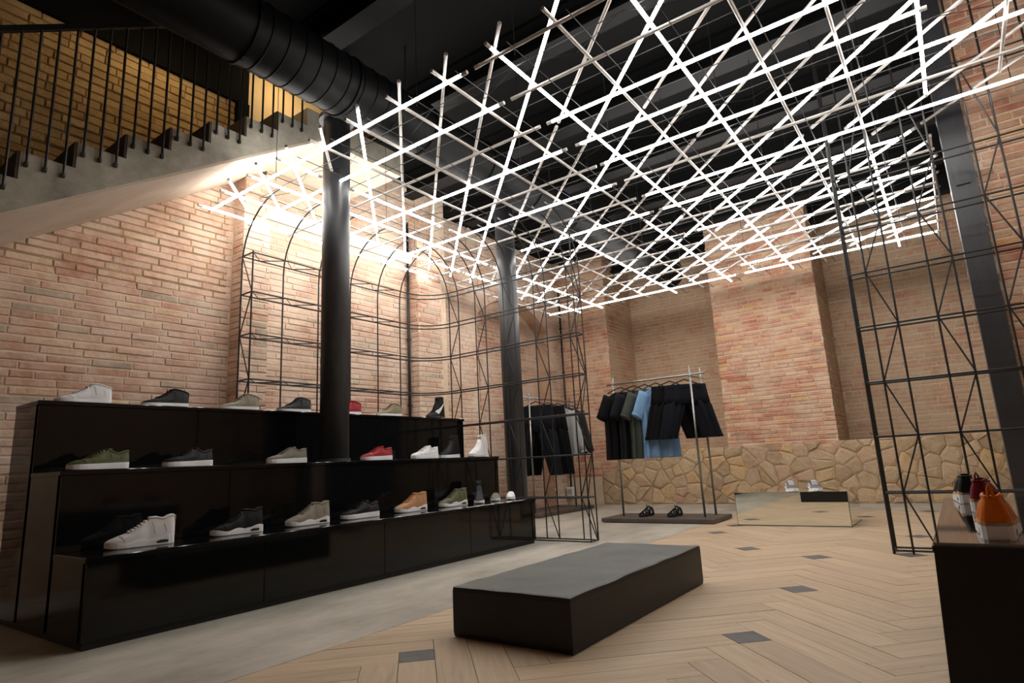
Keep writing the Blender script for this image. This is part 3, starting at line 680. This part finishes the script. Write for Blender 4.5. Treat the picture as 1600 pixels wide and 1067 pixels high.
top = [[(p[0], p[1], H + a * .6) for p, a in zip([shr(q, .016) for q in per], amp)], [(cen[0] + (p[0] - cen[0]) * .9, cen[1] + (p[1] - cen[1]) * .95, H) for p in per]]
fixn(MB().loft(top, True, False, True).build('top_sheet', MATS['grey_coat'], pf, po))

# ------------------------------------------------------------------ mirrored plinth
mp = thing('mirror_plinth', (-1.97, 9.4, 0), 'low mirror-clad plinth near the rubble wall', 'plinth')
mo = (-1.97, 9.4, 0); x0, x1, y0, y1, H = -2.68, -1.26, 8.93, 9.86, .443
MB().box(x0 + .002, x1 - .002, y0 + .002, y1 - .002, 0, H - .012).build('core', MATS['mirror_edge'], mp, mo)
MB().box(x0 + .007, x1 - .007, y0, y0 + .011, .012, H - .004).build('front_mirror', MATS['mirror'], mp, mo)
MB().box(x1 - .011, x1, y0 + .012, y1 - .003, .012, H - .004).build('side_mirror', MATS['mirror'], mp, mo)
MB().box(x0, x0 + .011, y0 + .003, y1 - .003, .004, H - .003).build('side_mirror', MATS['mirror'], mp, mo)
MB().box(x0 + .003, x1 - .003, y1 - .011, y1, .004, H - .003).build('back_mirror', MATS['mirror'], mp, mo)
MB().box(x0 + .003, x1 - .003, y0 + .003, y1 - .003, H - .011, H).build('top_mirror', MATS['mirror'], mp, mo)

# ------------------------------------------------------------------ black plinth at the right edge
rb = thing('black_plinth', (.45, 3.6, 0), 'tall black plinth with mirror-dark top at the right edge of the photo', 'plinth')
bo = (.45, 3.6, 0); x0, x1, y0, y1, H = -.135, 1.05, 2.70, 4.85, .65
fixn(MB().loft([[(x0 - .03, y0 - .01, 0), (x1, y0 - .01, 0), (x1, y1, 0), (x0 - .03, y1, 0)], [(x0, y0, H - .03), (x1, y0, H - .03), (x1, y1, H - .03), (x0, y1, H - .03)]], True, True, True).build('body', MATS['black_coat'], rb, bo))
MB().bbox(x0 - .004, x1 + .004, y0 - .006, y1 + .004, H - .03, H - .008, .004).build('rim', MATS['black_coat'], rb, bo)
MB().box(x0 + .002, x1, y0 + .004, y1, H - .008, H).build('top_sheet', MATS['dark_mirror'], rb, bo)

# ------------------------------------------------------------------ clothes racks
def rack(label, base, posts, rail, stubs):
    x0, x1, y0, y1 = base; c = ((x0 + x1) / 2, (y0 + y1) / 2, 0)
    t = thing('clothes_rack', c, label, 'clothes rack')
    MB().bbox(x0, x1, y0, y1, .012, .07, .006).build('base', MATS['rack_base'], t, c)
    MB().box(x0 + .02, x1 - .02, y0 + .02, y1 - .02, 0, .012).build('foot', MATS['rod_black'], t, c)
    for x, y, z in posts:
        MB().tube([(x, y, .07), (x, y, z)], .0175, 10).build('post', MATS['steel'], t, c, smooth=True)
    MB().tube(rail, .016, 10).build('rail', MATS['steel'], t, c, smooth=True)
    for s in stubs: MB().tube(s, .014, 8).build('cross_bar', MATS['steel'], t, c, smooth=True)
    return t
RZ = 2.25
rack('steel clothes rack with tees and shorts in front of the back wall', (-4.86, -3.03, 9.0, 9.86), [(-4.66, 9.42, 2.36), (-3.275, 9.34, 2.39), (-3.235, 9.73, 2.38)], [(-4.78, 9.42, RZ), (-3.06, 9.40, RZ)], [[(-3.275, 9.28, RZ - .03), (-3.235, 9.80, RZ - .03)]])
rack('steel clothes rack with dark trousers beside the blind arch', (-7.28, -6.40, 9.5, 11.6), [(-6.66, 9.76, 2.34), (-6.66, 11.30, 2.34)], [(-6.66, 9.55, RZ), (-6.66, 11.45, RZ)], [[(-7.1, 9.76, RZ - .03), (-6.6, 9.76, RZ - .03)]])
# ------------------------------------------------------------------ garments
def fabric(name, col): return plain(name, col, .9, spec=.15, bump=.25, scale=260, var=.18)
for n, c in dict(f_black=(16, 16, 17), f_ink=(24, 25, 30), f_olive=(66, 70, 64), f_blue=(112, 146, 182), f_navy=(20, 22, 28), f_grey=(150, 150, 146), f_charcoal=(44, 44, 46)).items(): fabric(n, lin(*c))
def ell(hw, th, z, n=30, rip=0, ph=0, cx=0, cy=0):
    out = []
    for i in range(n):
        a = 2 * math.pi * i / n; k = 1 + rip * math.sin(a * 7 + ph) * .5
        out.append((cx + hw * math.cos(a), cy + th * math.sin(a) * k + rip * .12 * math.sin(a * 9 + ph * 2), z))
    return out
def yaw_of(nx, ny): return math.atan2(nx, -ny)
def hanger(loc, rz, label, group):
    t = thing('hanger', loc, label, 'hanger', group, rz)
    MB().tube([(.0, 0, -.055), (.0, 0, -.02), (.012, 0, .0), (.016, 0, .018), (.004, 0, .028), (-.014, 0, .022), (-.02, 0, .008)], .005, 6).build('hook', MATS['steel'], t)
    MB().tube([(-.26, 0, -.16), (-.12, 0, -.095), (0, 0, -.055), (.12, 0, -.095), (.26, 0, -.16)], .011, 6).build('arm', MATS['rod_black'], t)
    MB().tube([(-.25, 0, -.162), (.25, 0, -.162)], .005, 5).build('bar', MATS['rod_black'], t)
    return t
def top_garment(name, label, cat, mat, loc, rz, ln=1.16, hw=.30, sleeve=.34, group=None, tagcol=None, cuff=False, ph=0, fold=1.0):
    t = thing(name, loc, label, cat, group, rz)
    prof = [(-ln, hw * 1.02, .075), (-ln + .02, hw * 1.02, .08), (-ln * .75, hw * .98, .085), (-ln * .5, hw * .97, .085), (-.42, hw, .085), (-.33, hw * .97, .075), (-.25, hw * .9, .065), (-.19, hw * .72, .05), (-.145, hw * .44, .04), (-.125, hw * .34, .035)]
    rings = [ell(a, b, z, 34, (.5 if z < -.5 else .18) * fold, ph) for z, a, b in prof]
    fixn(MB().loft(rings, True, True, True).build('body', mat, t, smooth=True))
    for s in (-1, 1):
        p0, p1 = Vector((s * hw * .66, 0, -.22)), Vector((s * (hw * 1.0 + sleeve * (.24 if sleeve < .5 else .10)), 0, -.24 - sleeve * .94))
        rg = []
        for k in range(7):
            f = k / 6; c = p0.lerp(p1, f); d = (p1 - p0).normalized(); pe = Vector((-d.z, 0, d.x)) * s
            wd, th = lerp(.13, .098, f) * (1 if sleeve < .5 else lerp(1, .62, f)), lerp(.062, .05, f)
            rg.append([tuple(c + pe * wd * math.cos(a) + Vector((0, 1, 0)) * th * math.sin(a) * (1 + .12 * math.sin(3 * a + ph + f * 4))) for a in [2 * math.pi * i / 16 for i in range(16)]])
        slv = fixn(MB().loft(rg, True, True, True).build('sleeve', mat, t, smooth=True))
        if cuff:
            c = p1; d = (p1 - p0).normalized(); pe = Vector((-d.z, 0, d.x)) * s; wd, th = .104 * (1 if sleeve < .5 else .62), .056
            rg = [[tuple(c + d * o + pe * wd * math.cos(a) + Vector((0, th * math.sin(a), 0))) for a in [2 * math.pi * i / 16 for i in range(16)]] for o in (-.035, .012)]
            MB().loft(rg, True, True, True).build('cuff', mat, slv, smooth=False)
    nk = [(hw * .37 * math.cos(a), .045 * math.sin(a) - .008, -.125 - .035 * (.5 - .5 * math.sin(a))) for a in [2 * math.pi * i / 20 for i in range(20)]]
    nbo = MB().tube(nk, .012, 6, closed=True).build('neckband', mat, t, smooth=True)
    if tagcol: MB().box(-.018, .018, .012, .02, -.19, -.14).build('neck_label', MATS['plastic_white'], nbo)
    return t
def leg_garment(name, label, cat, mat, loc, rz, ln, hw=.28, crotch=.40, spread=.10, taper=.8, group=None, ph=0):
    t = thing(name, loc, label, cat, group, rz)
    fixn(MB().loft([ell(hw * .98, .075, -.12, 30, .1, ph), ell(hw, .08, -.17, 30, .1, ph), ell(hw * 1.06, .095, -.17 - crotch * .5, 30, .2, ph), ell(hw * 1.12, .09, -.17 - crotch * .92, 30, .25, ph)], True, True, True).build('seat', mat, t, smooth=True))
    fixn(MB().loft([ell(hw * .99, .08, -.118, 30, 0, ph), ell(hw * 1.0, .084, -.12, 30, 0, ph), ell(hw * 1.0, .084, -.175, 30, 0, ph), ell(hw * .99, .08, -.177, 30, 0, ph)]).build('waistband', mat, t, smooth=False))
    for s in (-1, 1):
        zs = [-.17 - crotch * .75, -.17 - crotch, -(ln * .62 + .1), -ln + .03, -ln]
        rg = []
        for k, z in enumerate(zs):
            f = max(0, (zs[0] - z) / (zs[0] + ln)); w_ = hw * .56 * lerp(1, taper, f)
            if k == 0: w_ *= .8
            rg.append(ell(w_, (.055 if k == 0 else lerp(.085, .07, f)), z, 22, .3, ph + s, cx=s * (hw * .55 + spread * f)))
        lgo = fixn(MB().loft(rg, True, True, True).build('leg', mat, t, smooth=True))
        fixn(MB().loft([ell(hw * .56 * taper + .003, .074, -ln + .045, 22, .3, ph + s, cx=s * (hw * .55 + spread * .97)), ell(hw * .56 * taper + .004, .074, -ln - .002, 22, .3, ph + s, cx=s * (hw * .55 + spread))]).build('hem', mat, lgo, smooth=False))
    return t
RN = yaw_of(math.cos(math.radians(-40)), math.sin(math.radians(-40)))
G1, G2 = 'hangers on the middle rack', 'hangers on the rack by the arch'
mid = [(-4.52, 'tee', 'f_black', 'black short-sleeved tee at the left end of the middle rack', -34), (-4.28, 'tee', 'f_ink', 'dark ink-blue short-sleeved tee beside the black tee', -34), (-4.08, 'tee', 'f_olive', 'grey-green tee with turned-up sleeves between the ink and blue tees', -32), (-3.88, 'tee', 'f_blue', 'light blue tee hanging in the middle of the rack', -32),
       (-3.64, 'shorts', 'f_black', 'black shorts hanging next to the light blue tee', -44), (-3.40, 'shorts', 'f_navy', 'wide black shorts hanging at the right end of the middle rack', -58)]
for k, (x, kind, mt, lab, ang) in enumerate(mid):
    rz = yaw_of(math.cos(math.radians(ang)), math.sin(math.radians(ang))); y = 9.41
    if kind == 'tee':
        top_garment('tee', lab, 't-shirt', MATS[mt], (x, y, RZ - .03), rz, ln=1.24, hw=.33, sleeve=.36, tagcol=(k == 0), cuff=(mt in ('f_olive', 'f_blue')), ph=k * 1.7, group='garments on the middle rack')
    else:
        leg_garment('shorts', lab, 'shorts', MATS[mt], (x, y, RZ - .03), rz, ln=.96, hw=.33, crotch=.28, spread=.17, taper=.84, ph=k, group='garments on the middle rack')
    hanger((x, y, RZ - .01), rz, 'black hanger holding the ' + ['black tee', 'ink-blue tee', 'grey-green tee', 'light blue tee', 'black shorts beside the blue tee', 'wide black shorts'][k], G1)
far = [(9.98, 'pants', 'f_navy', 'navy-black trousers hanging at the near end of the rack by the arch', -80), (10.42, 'pants', 'f_black', 'black trousers hanging behind the navy pair', -78), (10.80, 'sweat', 'f_grey', 'grey sweatshirt hanging between trousers and dark jacket', -70), (11.12, 'sweat', 'f_charcoal', 'charcoal jacket hanging at the far end of the rack by the arch', -70)]
for k, (y, kind, mt, lab, ang) in enumerate(far):
    rz = yaw_of(math.cos(math.radians(ang)), math.sin(math.radians(ang))); x = -6.66
    if kind == 'pants': leg_garment('trousers', lab, 'trousers', MATS[mt], (x, y, RZ - .03), rz, ln=1.47, hw=.36, crotch=.5, spread=.16, taper=.62, ph=k, group='garments on the rack by the arch')
    else: top_garment('sweatshirt', lab, 'sweatshirt' if mt == 'f_grey' else 'jacket', MATS[mt], (x, y, RZ - .03), rz, ln=1.12, hw=.40, sleeve=.86, cuff=True, ph=k, group='garments on the rack by the arch')
    hanger((x, y, RZ - .01), rz, 'black hanger holding the ' + ['navy-black trousers', 'black trousers', 'grey sweatshirt', 'charcoal jacket'][k], G2)

# ------------------------------------------------------------------ shoes
def leather(name, c, rough=.5): return plain(name, lin(*c), rough, spec=.22, bump=.12, scale=300, var=.06)
for n, c in dict(l_white=(228, 226, 227), l_black=(12, 12, 12), l_grey=(142, 134, 118), l_dark=(34, 35, 38), l_red=(150, 22, 32), l_olive=(86, 90, 58), l_khaki=(132, 124, 94), l_tan=(186, 136, 96), l_camo=(96, 96, 72), l_silver=(104, 106, 108), l_burg=(120, 22, 40), l_orange=(220, 114, 18), l_taupe=(122, 116, 104)).items(): leather(n, c)
plain('sole_white', lin(238, 238, 238), .5); plain('sole_tan', lin(190, 150, 104), .6); plain('lining_dark', lin(34, 32, 30), .9); plain('lining_light', lin(170, 166, 160), .9); plain('air_dark', lin(50, 50, 50), .3)
SHW = [(0, .072), (.03, .104), (.10, .120), (.22, .126), (.40, .128), (.58, .152), (.74, .168), (.86, .15), (.94, .11), (.985, .055), (1, .02)]
PROF = {
    'low':  [(0, .325), (.03, .345), (.08, .325), (.17, .285), (.27, .315), (.355, .375), (.42, .365), (.55, .292), (.66, .232), (.74, .205), (.86, .178), (.94, .15), (1, .11)],
    'mid':  [(0, .365), (.03, .385), (.12, .41), (.22, .435), (.33, .45), (.40, .42), (.47, .345), (.56, .285), (.66, .235), (.76, .198), (.86, .175), (.94, .15), (1, .11)],
    'flight': [(0, .44), (.03, .475), (.08, .47), (.17, .42), (.28, .455), (.38, .45), (.45, .40), (.52, .34), (.60, .288), (.70, .235), (.80, .20), (.9, .165), (.96, .14), (1, .11)],
    'high': [(0, .76), (.03, .78), (.12, .79), (.24, .79), (.34, .77), (.40, .66), (.47, .48), (.56, .34), (.68, .25), (.8, .20), (.9, .165), (.96, .14), (1, .11)],
    'ankle': [(0, .70), (.03, .715), (.12, .72), (.24, .72), (.34, .70), (.40, .62), (.47, .47), (.56, .36), (.68, .275), (.8, .215), (.9, .17), (.96, .14), (1, .11)],
    'chukka': [(0, .37), (.04, .385), (.10, .385), (.20, .345), (.32, .36), (.42, .385), (.50, .33), (.62, .25), (.74, .195), (.86, .175), (.95, .15), (1, .11)],
    'runner': [(0, .31), (.04, .325), (.10, .325), (.20, .28), (.32, .31), (.42, .335), (.50, .30), (.62, .23), (.74, .18), (.86, .16), (.95, .135), (1, .10)],
    'mule': [(0, .10), (.10, .11), (.22, .12), (.30, .14), (.36, .24), (.44, .29), (.52, .28), (.62, .24), (.74, .20), (.86, .175), (.95, .145), (1, .10)],
}
def shoe(label, loc, rotz, kind='low', upper='l_white', sole='cup', solemat='sole_white', emblem=None, lace=None, strap=None, L=.41, group=None, collar=None, open_to=.38, lining='lining_dark', name='sneaker', cat='shoe', loop=False, mid=None):
    t = thing(name, loc, label, cat, group, rotz)
    hs0 = {'cup': .125, 'wave': .115, 'chunk': .125, 'thin': .085}[sole]
    def hs(f):
        h = lerp(hs0, hs0 * .80, f)
        if sole in ('wave', 'chunk'): h += .022 * math.sin(f * 15) * (1 if sole == 'wave' else .7) + (.02 if f < .35 else 0)
        return h
    ts = [0, .012, .03, .06, .10, .16, .22, .28, .34, .38, .42, .48, .54, .60, .66, .72, .78, .84, .89, .93, .96, .98, .993, 1]
    W = lambda f: interp(SHW, f) * 1.02; TOP = lambda f: interp(PROF[kind], f)
    X = lambda f: (f - .5) * L
    # sole
    n = 40; out = []
    for f in ts: out.append((f, W(f)))
    loop_ = [(f, w_) for f, w_ in out] + [(f, -w_) for f, w_ in reversed(out)]
    def ringz(k, zf): return [(X(f) + (k - 1) * .0, w_ * k * L, zf(f) * L) for f, w_ in loop_]
    spring = lambda f: .028 * max(0, (f - .78) / .22) ** 2
    slo = fixn(MB().loft([ringz(.98, lambda f: spring(f)), ringz(1.06, lambda f: .012 + spring(f)), ringz(1.05, lambda f: hs(f) * .7), ringz(1.03, hs), ringz(.94, lambda f: hs(f) + .004)], True, True, True).build('sole', MATS[solemat], t, smooth=False))
    MB().loft([ringz(1.0, lambda f: spring(f) - .0005), ringz(1.045, lambda f: .016 + spring(f))]).build('outsole', MATS['sole_white' if solemat == 'sole_white' else 'sole_tan'], slo)
    if mid: fixn(MB().loft([ringz(1.06, lambda f: hs(f) * .84), ringz(1.064, lambda f: hs(f) * .95), ringz(1.0, lambda f: hs(f) + .012)]).build('midsole', MATS[mid], slo))
    if sole in ('wave', 'chunk'):
        for s in (-1, 1):
            MB().prism([(.10, .035), (.26, .03), (.29, .06), (.22, .085), (.10, .08)], lambda q: (X(q[0]), s * (W(q[0]) * 1.07) * L, q[1] * L), lambda q: (X(q[0]), s * (W(q[0]) * .9) * L, q[1] * L)).build('air_window', MATS['air_dark'], slo)
    # upper
    M = 18; A0, A1 = 6, 12; rows = []
    def sect(f, k):
        th = math.pi * k / M; c, s_ = math.cos(th), math.sin(th); b = hs(f) - .015; h = TOP(f) - b
        lean = .80 if (f < open_to + .05 and kind != 'mule') else 1.0
        y = W(f) * (1 if c >= 0 else -1) * abs(c) ** .62
        z = b + h * abs(s_) ** .85
        if lean < 1: y *= lerp(1, .78, (z - b) / max(h, .01))
        return y, z
    op = (lambda f: f <= open_to and f > .0) if kind != 'mule' else (lambda f: .0 < f < .34)
    for f in ts:
        row = []
        for k in range(M + 1):
            y, z = sect(f, k)
            if op(f) and A0 <= k <= A1:
                yr, zr = sect(f, A0); q = (k - A0) / (A1 - A0); ww = abs(yr); y = lerp(ww, -ww, q)
                e = .03 if f < .05 else 1
                z = TOP(f) - (.0 if k in (A0, A1) else (TOP(f) - hs(f)) * .55 * min(1, e + .0) * math.sin(math.pi * q) ** .5)
            row.append((X(f) + (-.02 * L * (TOP(f) - .25) if f < .0 else 0), y * L, z * L))
        rows.append(row)
    up, li = MB(), MB()
    up.v = [p for r in rows for p in r]; li.v = list(up.v)
    for a in range(len(ts) - 1):
        for k in range(M):
            q = (a * (M + 1) + k, (a + 1) * (M + 1) + k, (a + 1) * (M + 1) + k + 1, a * (M + 1) + k + 1)
            (li if (op(ts[a]) and op(ts[a + 1]) and A0 <= k < A1) else up).f.append(q)
    up.f.append(tuple(range(M + 1))); up.f.append(tuple((len(ts) - 1) * (M + 1) + k for k in range(M + 1)))
    upo = fixn(up.build('upper', MATS[upper], t, smooth=True)); fixn(li.build('lining', MATS[lining], t, smooth=True))
    # padded collar
    fs = [f for f in ts if op(f)]
    ra = [(X(f), sect(f, A0)[0] * L, (TOP(f) - .002) * L) for f in fs] + [(X(f), -sect(f, A0)[0] * L, (TOP(f) - .002) * L) for f in reversed(fs)]
    if kind != 'mule': MB().tube(ra, .017 * L, 6, closed=True).build('collar', MATS[collar or upper], upo, smooth=True)
    surf = lambda f, y: (hs(f) - .015) + (TOP(f) - hs(f) + .015) * max(0, 1 - min(1, abs(y) / W(f)) ** (2 / .62)) ** (.425)
    if kind in ('low', 'mid', 'flight', 'high', 'runner', 'chukka'):
        tz = TOP(.42); rise = {'low': .03, 'runner': .03, 'chukka': .02}.get(kind, .045)
        tg = [[(X(.40 - .10 * q) , y * L, (tz - .05 + (.05 + rise) * q - .02 * (y / .07) ** 2) * L) for y in (-.07, -.035, 0, .035, .07)] for q in (0, .5, 1)]
        m = MB().loft(tg, closed=False); m.loft([[(p[0] - .012 * L, p[1], p[2]) for p in r] for r in reversed(tg)], closed=False); tno = m.build('tongue', MATS[upper], t, smooth=True)
        lf = (.45, .495, .54, .585, .63, .675) if kind != 'chukka' else (.46, .52, .58)
        for f in lf:
            pts = [(X(f) + .006 * L * (1 if q % 2 else -1), y * L, (surf(f, y) + .012) * L) for q, y in enumerate((-.085, -.05, -.02, .02, .05, .085))]
            MB().tube(pts, .0115 * L, 5).build('lace', MATS[lace or upper], tno, smooth=True)
    if strap:
        rg = []
        for dx in (-.035, .035):
            rg.append([(X(.30 + dx * .5), y * 1.0 * L, (z + .008) * L) for y, z in [(lambda yz: (yz[0] * 1.06, yz[1]))(sect(.30, k)) for k in range(2, 7)]] + [(X(.42 + dx), y * L, (TOP(.42) + .012 - abs(y) * .4) * L) for y in (.05, 0, -.05)] + [(X(.30 + dx * .5), y * L, (z + .008) * L) for y, z in [(lambda yz: (yz[0] * 1.06, yz[1]))(sect(.30, k)) for k in range(12, 17)]])
        MB().loft(rg, closed=False).build('strap', MATS[strap], t, smooth=True)
    if emblem:
        zb = .06 if kind == 'high' else 0; sc = 2.7 if kind == 'high' else 1
        lo_ = [(.66, .165), (.60, .128), (.52, .118), (.42, .132), (.30, .168), (.16, .222), (.06, .262)]
        hi_ = [(.06, .266), (.18, .236), (.32, .205), (.44, .182), (.54, .17), (.61, .172), (.66, .18)]
        for s in (-1, 1):
            def P(q, off):
                f, z = q; z = .12 + (z - .118) * sc + zb; z = min(z, TOP(f) - .02); b = hs(f) - .015; h = TOP(f) - b
                sn = min(1, max(0, (z - b) / h)) ** (1 / .85); y = W(f) * math.sqrt(max(0, 1 - sn * sn)) ** .62
                if f < open_to + .05: y *= lerp(1, .78, (z - b) / h)
                return (X(f), s * (y + off) * L, z * L)
            poly = lo_ + hi_; m = MB(); nn = len(lo_)
            m.loft([[P(q, .008) for q in lo_], [P(q, .008) for q in reversed(hi_)]], closed=False); m.loft([[P(q, -.01) for q in lo_], [P(q, .008) for q in lo_]], closed=False); m.loft([[P(q, .008) for q in reversed(hi_)], [P(q, -.01) for q in reversed(hi_)]], closed=False)
            m.build('side_emblem', MATS[emblem], upo, smooth=False)
    # heel tab and toe cap seams
    if kind in ('low', 'mid', 'flight', 'high'):
        hb = [[(X(0) - (.012 + .02 * (z - .25)) * L, y * L, z * L) for y in (-.05, -.02, .02, .05)] for z in (hs(0), lerp(hs(0), TOP(.03), .5), TOP(.03) - .01)]
        MB().loft(hb, closed=False).build('heel_tab', MATS[emblem or upper], upo, smooth=True)
        for s in (-1, 1):
            ey = [(X(f), s * .095 * L, (surf(f, .095) + .004) * L) for f in (.44, .50, .56, .62, .68)]
            MB().tube(ey, .010 * L, 5).build('eyestay', MATS[upper], upo, smooth=True)
    if kind not in ('mule',):
        for f, k1 in ((.30, 6), (.735, 9), (.13, 5)):
            for s in (0, 1):
                pts = [(X(f + .012 * (k - 1)), (y * 1.012) * L, (z + .004) * L) for k in range(1, k1) for y, z in [sect(f + .012 * (k - 1), k if s == 0 else M - k)]]
                MB().tube(pts, .0035 * L, 4).build('seam', MATS['lining_dark' if upper in ('l_black', 'l_dark', 'l_olive', 'l_burg', 'l_camo') else 'lining_light'], upo)
    if loop:
        MB().tube([(X(.0) - .01 * L, .02 * L, (TOP(.06) - .02) * L), (X(.0) - .05 * L, .015 * L, (TOP(.06) + .06) * L), (X(.0) - .035 * L, 0, (TOP(.06) + .10) * L), (X(.0) - .05 * L, -.015 * L, (TOP(.06) + .06) * L), (X(.0) - .01 * L, -.02 * L, (TOP(.06) - .02) * L)], .012 * L, 6).build('pull_loop', MATS[upper], t, smooth=True)
    return t
D = math.radians
S0 = -90                                                            # toe towards the near end of the display
ztop, zmid, zlow = SZ[2] + .001, SZ[1] + .001, SZ[0] + .001
GT, GM, GL = 'shoes on the top step', 'shoes on the middle step', 'shoes on the bottom step'
for lab, y, up, kw in (('all white mid-top sneaker with strap, first on the top step', 2.0, 'l_white', dict(strap='l_white', emblem='l_white')), ('black mid-top sneaker with white sole, second on the top step', 2.66, 'l_black', dict(strap='l_black', emblem='l_black')),
                       ('grey mid-top sneaker with white sole, third on the top step', 3.39, 'l_grey', dict(strap='l_grey', emblem='l_grey')), ('charcoal mid-top sneaker just left of the front column', 4.03, 'l_dark', dict(strap='l_black', emblem='l_dark')),
                       ('red mid-top sneaker half hidden behind the front column', 4.76, 'l_red', dict(strap='l_red', emblem='l_red')), ('khaki mid-top sneaker with strap, right of the column on the top step', 5.44, 'l_khaki', dict(strap='l_khaki', emblem='l_khaki'))):
    shoe(lab, (-5.93, y, ztop), D(S0), 'mid', up, group=GT, **kw)
shoe('black high boot with big white tick emblem, far end of the top step', (-5.93, 6.32, ztop), D(S0 + 12), 'high', 'l_black', 'cup', 'air_dark', emblem='sole_white', group=GT)
for lab, y, up, rot, li in (('olive green low sneaker with white sole, first on the middle step', 1.93, 'l_olive', 0, 'lining_dark'), ('black low sneaker with white sole, second on the middle step', 2.60, 'l_black', 0, 'lining_dark'), ('taupe low sneaker just left of the column on the middle step', 3.55, 'l_taupe', -4, 'lining_dark'),
                            ('red low sneaker with white sole right of the column', 4.69, 'l_red', -4, 'lining_dark'), ('white low sneaker beside the red one on the middle step', 5.46, 'l_white', -4, 'lining_light')):
    shoe(lab, (-5.32, y, zmid), D(S0 + rot), 'low', up, emblem=up, group=GM, lining=li)
shoe('black ankle boot with white sole at the far end of the middle step', (-5.49, 6.10, zmid), D(S0 + 8), 'ankle', 'l_black', group=GM)
shoe('white ankle boot at the far end of the middle step', (-5.24, 6.40, zmid), D(S0 + 8), 'ankle', 'l_white', group=GM, lining='lining_light')
shoe('white chunky mid-top sneaker, first on the bottom step', (-4.86, 2.07, zlow), D(S0 - 12), 'flight', 'l_white', 'wave', group=GL, L=.43, lining='lining_light')
shoe('black mid-top sneaker with wavy white sole, second on the bottom step', (-4.86, 2.80, zlow), D(S0 - 8), 'flight', 'l_black', 'wave', lace='l_dark', group=GL)
shoe('grey mid-top sneaker with wavy white sole, third on the bottom step', (-4.86, 3.47, zlow), D(S0 - 8), 'flight', 'l_grey', 'wave', group=GL)
shoe('black low sneaker with thick white sole on the bottom step', (-4.86, 4.07, zlow), D(S0 - 6), 'low', 'l_black', emblem='l_black', group=GL, L=.42)
shoe('tan leather mid-top sneaker on the bottom step', (-4.86, 4.76, zlow), D(S0 - 6), 'flight', 'l_tan', 'wave', group=GL)
shoe('mottled green mid-top sneaker on the bottom step', (-4.86, 5.44, zlow), D(S0 - 6), 'flight', 'l_camo', 'wave', group=GL)
shoe('dark high sneaker facing the room on the bottom step', (-4.84, 5.90, zlow), D(-52), 'ankle', 'l_dark', group=GL, L=.36)
shoe('grey slip-on seen from its toe near the far end of the bottom step', (-4.88, 6.28, zlow), D(-58), 'mule', 'l_taupe', group=GL, L=.34)
shoe('white slip-on seen from its toe at the far end of the bottom step', (-4.80, 6.50, zlow), D(-58), 'mule', 'l_white', group=GL, L=.34, lining='lining_light')
for x, lab in ((-1.955, 'left'), (-1.66, 'right')):
    shoe('silver running shoe with white sole on the mirror plinth, %s one of the pair' % lab, (x, 9.10, .444), D(-68), 'runner', 'l_silver', 'chunk', emblem='l_white', lace='l_white', group='running shoes on the mirror plinth', lining='lining_light')
shoe('orange suede desert shoe with white sole, nearest on the right plinth', (.065, 2.98, .651), D(88), 'chukka', 'l_orange', 'chunk', group='shoes on the right plinth', loop=True, mid='sole_tan', L=.40)
shoe('burgundy suede desert shoe behind the orange one', (.062, 4.03, .651), D(84), 'chukka', 'l_burg', 'chunk', group='shoes on the right plinth', loop=True, mid='sole_tan', L=.40)
shoe('black desert shoe with tan midsole at the back of the right plinth', (-.012, 4.55, .651), D(92), 'chukka', 'l_black', 'chunk', group='shoes on the right plinth', mid='sole_tan', L=.40)
# strappy sandals on the rack base
for x, lab in ((-4.24, 'left'), (-3.765, 'right')):
    t = thing('sandal', (x, 9.38, .071), 'dark caged sandal of bent straps on the rack base, %s one of the pair' % lab, 'sandal', 'sandals on the rack base', D(-100))
    out = [(f, interp(SHW, f)) for f in [k / 20 for k in range(21)]]; lp = [(f, w_) for f, w_ in out] + [(f, -w_) for f, w_ in reversed(out)]
    L = .36
    MB().loft([[((f - .5) * L, w_ * L, 0) for f, w_ in lp], [((f - .5) * L, w_ * 1.03 * L, .02) for f, w_ in lp], [((f - .5) * L, w_ * .97 * L, .03) for f, w_ in lp]], True, True, True).build('sole', MATS['l_dark'], t)
    for f0, f1, h in ((.85, .80, .12), (.70, .62, .19), (.55, .45, .27), (.38, .30, .34), (.15, .30, .36), (.08, .10, .30), (.25, .05, .24)):
        w0 = interp(SHW, f0); pts = [((lerp(f0, f1, math.sin(math.pi * q / 8)) - .5) * L, math.cos(math.pi * q / 8) * w0 * L, .02 + h * L * math.sin(math.pi * q / 8) ** .8) for q in range(9)]
        MB().tube(pts, .010, 6).build('strap', MATS['l_dark'], t, smooth=True)
    MB().tube([(-.03 * L, 0, .02 + .28 * L), (-.06 * L, 0, .02 + .42 * L), (-.10 * L, 0, .02 + .40 * L)], .009, 6).build('buckle', MATS['steel'], t)
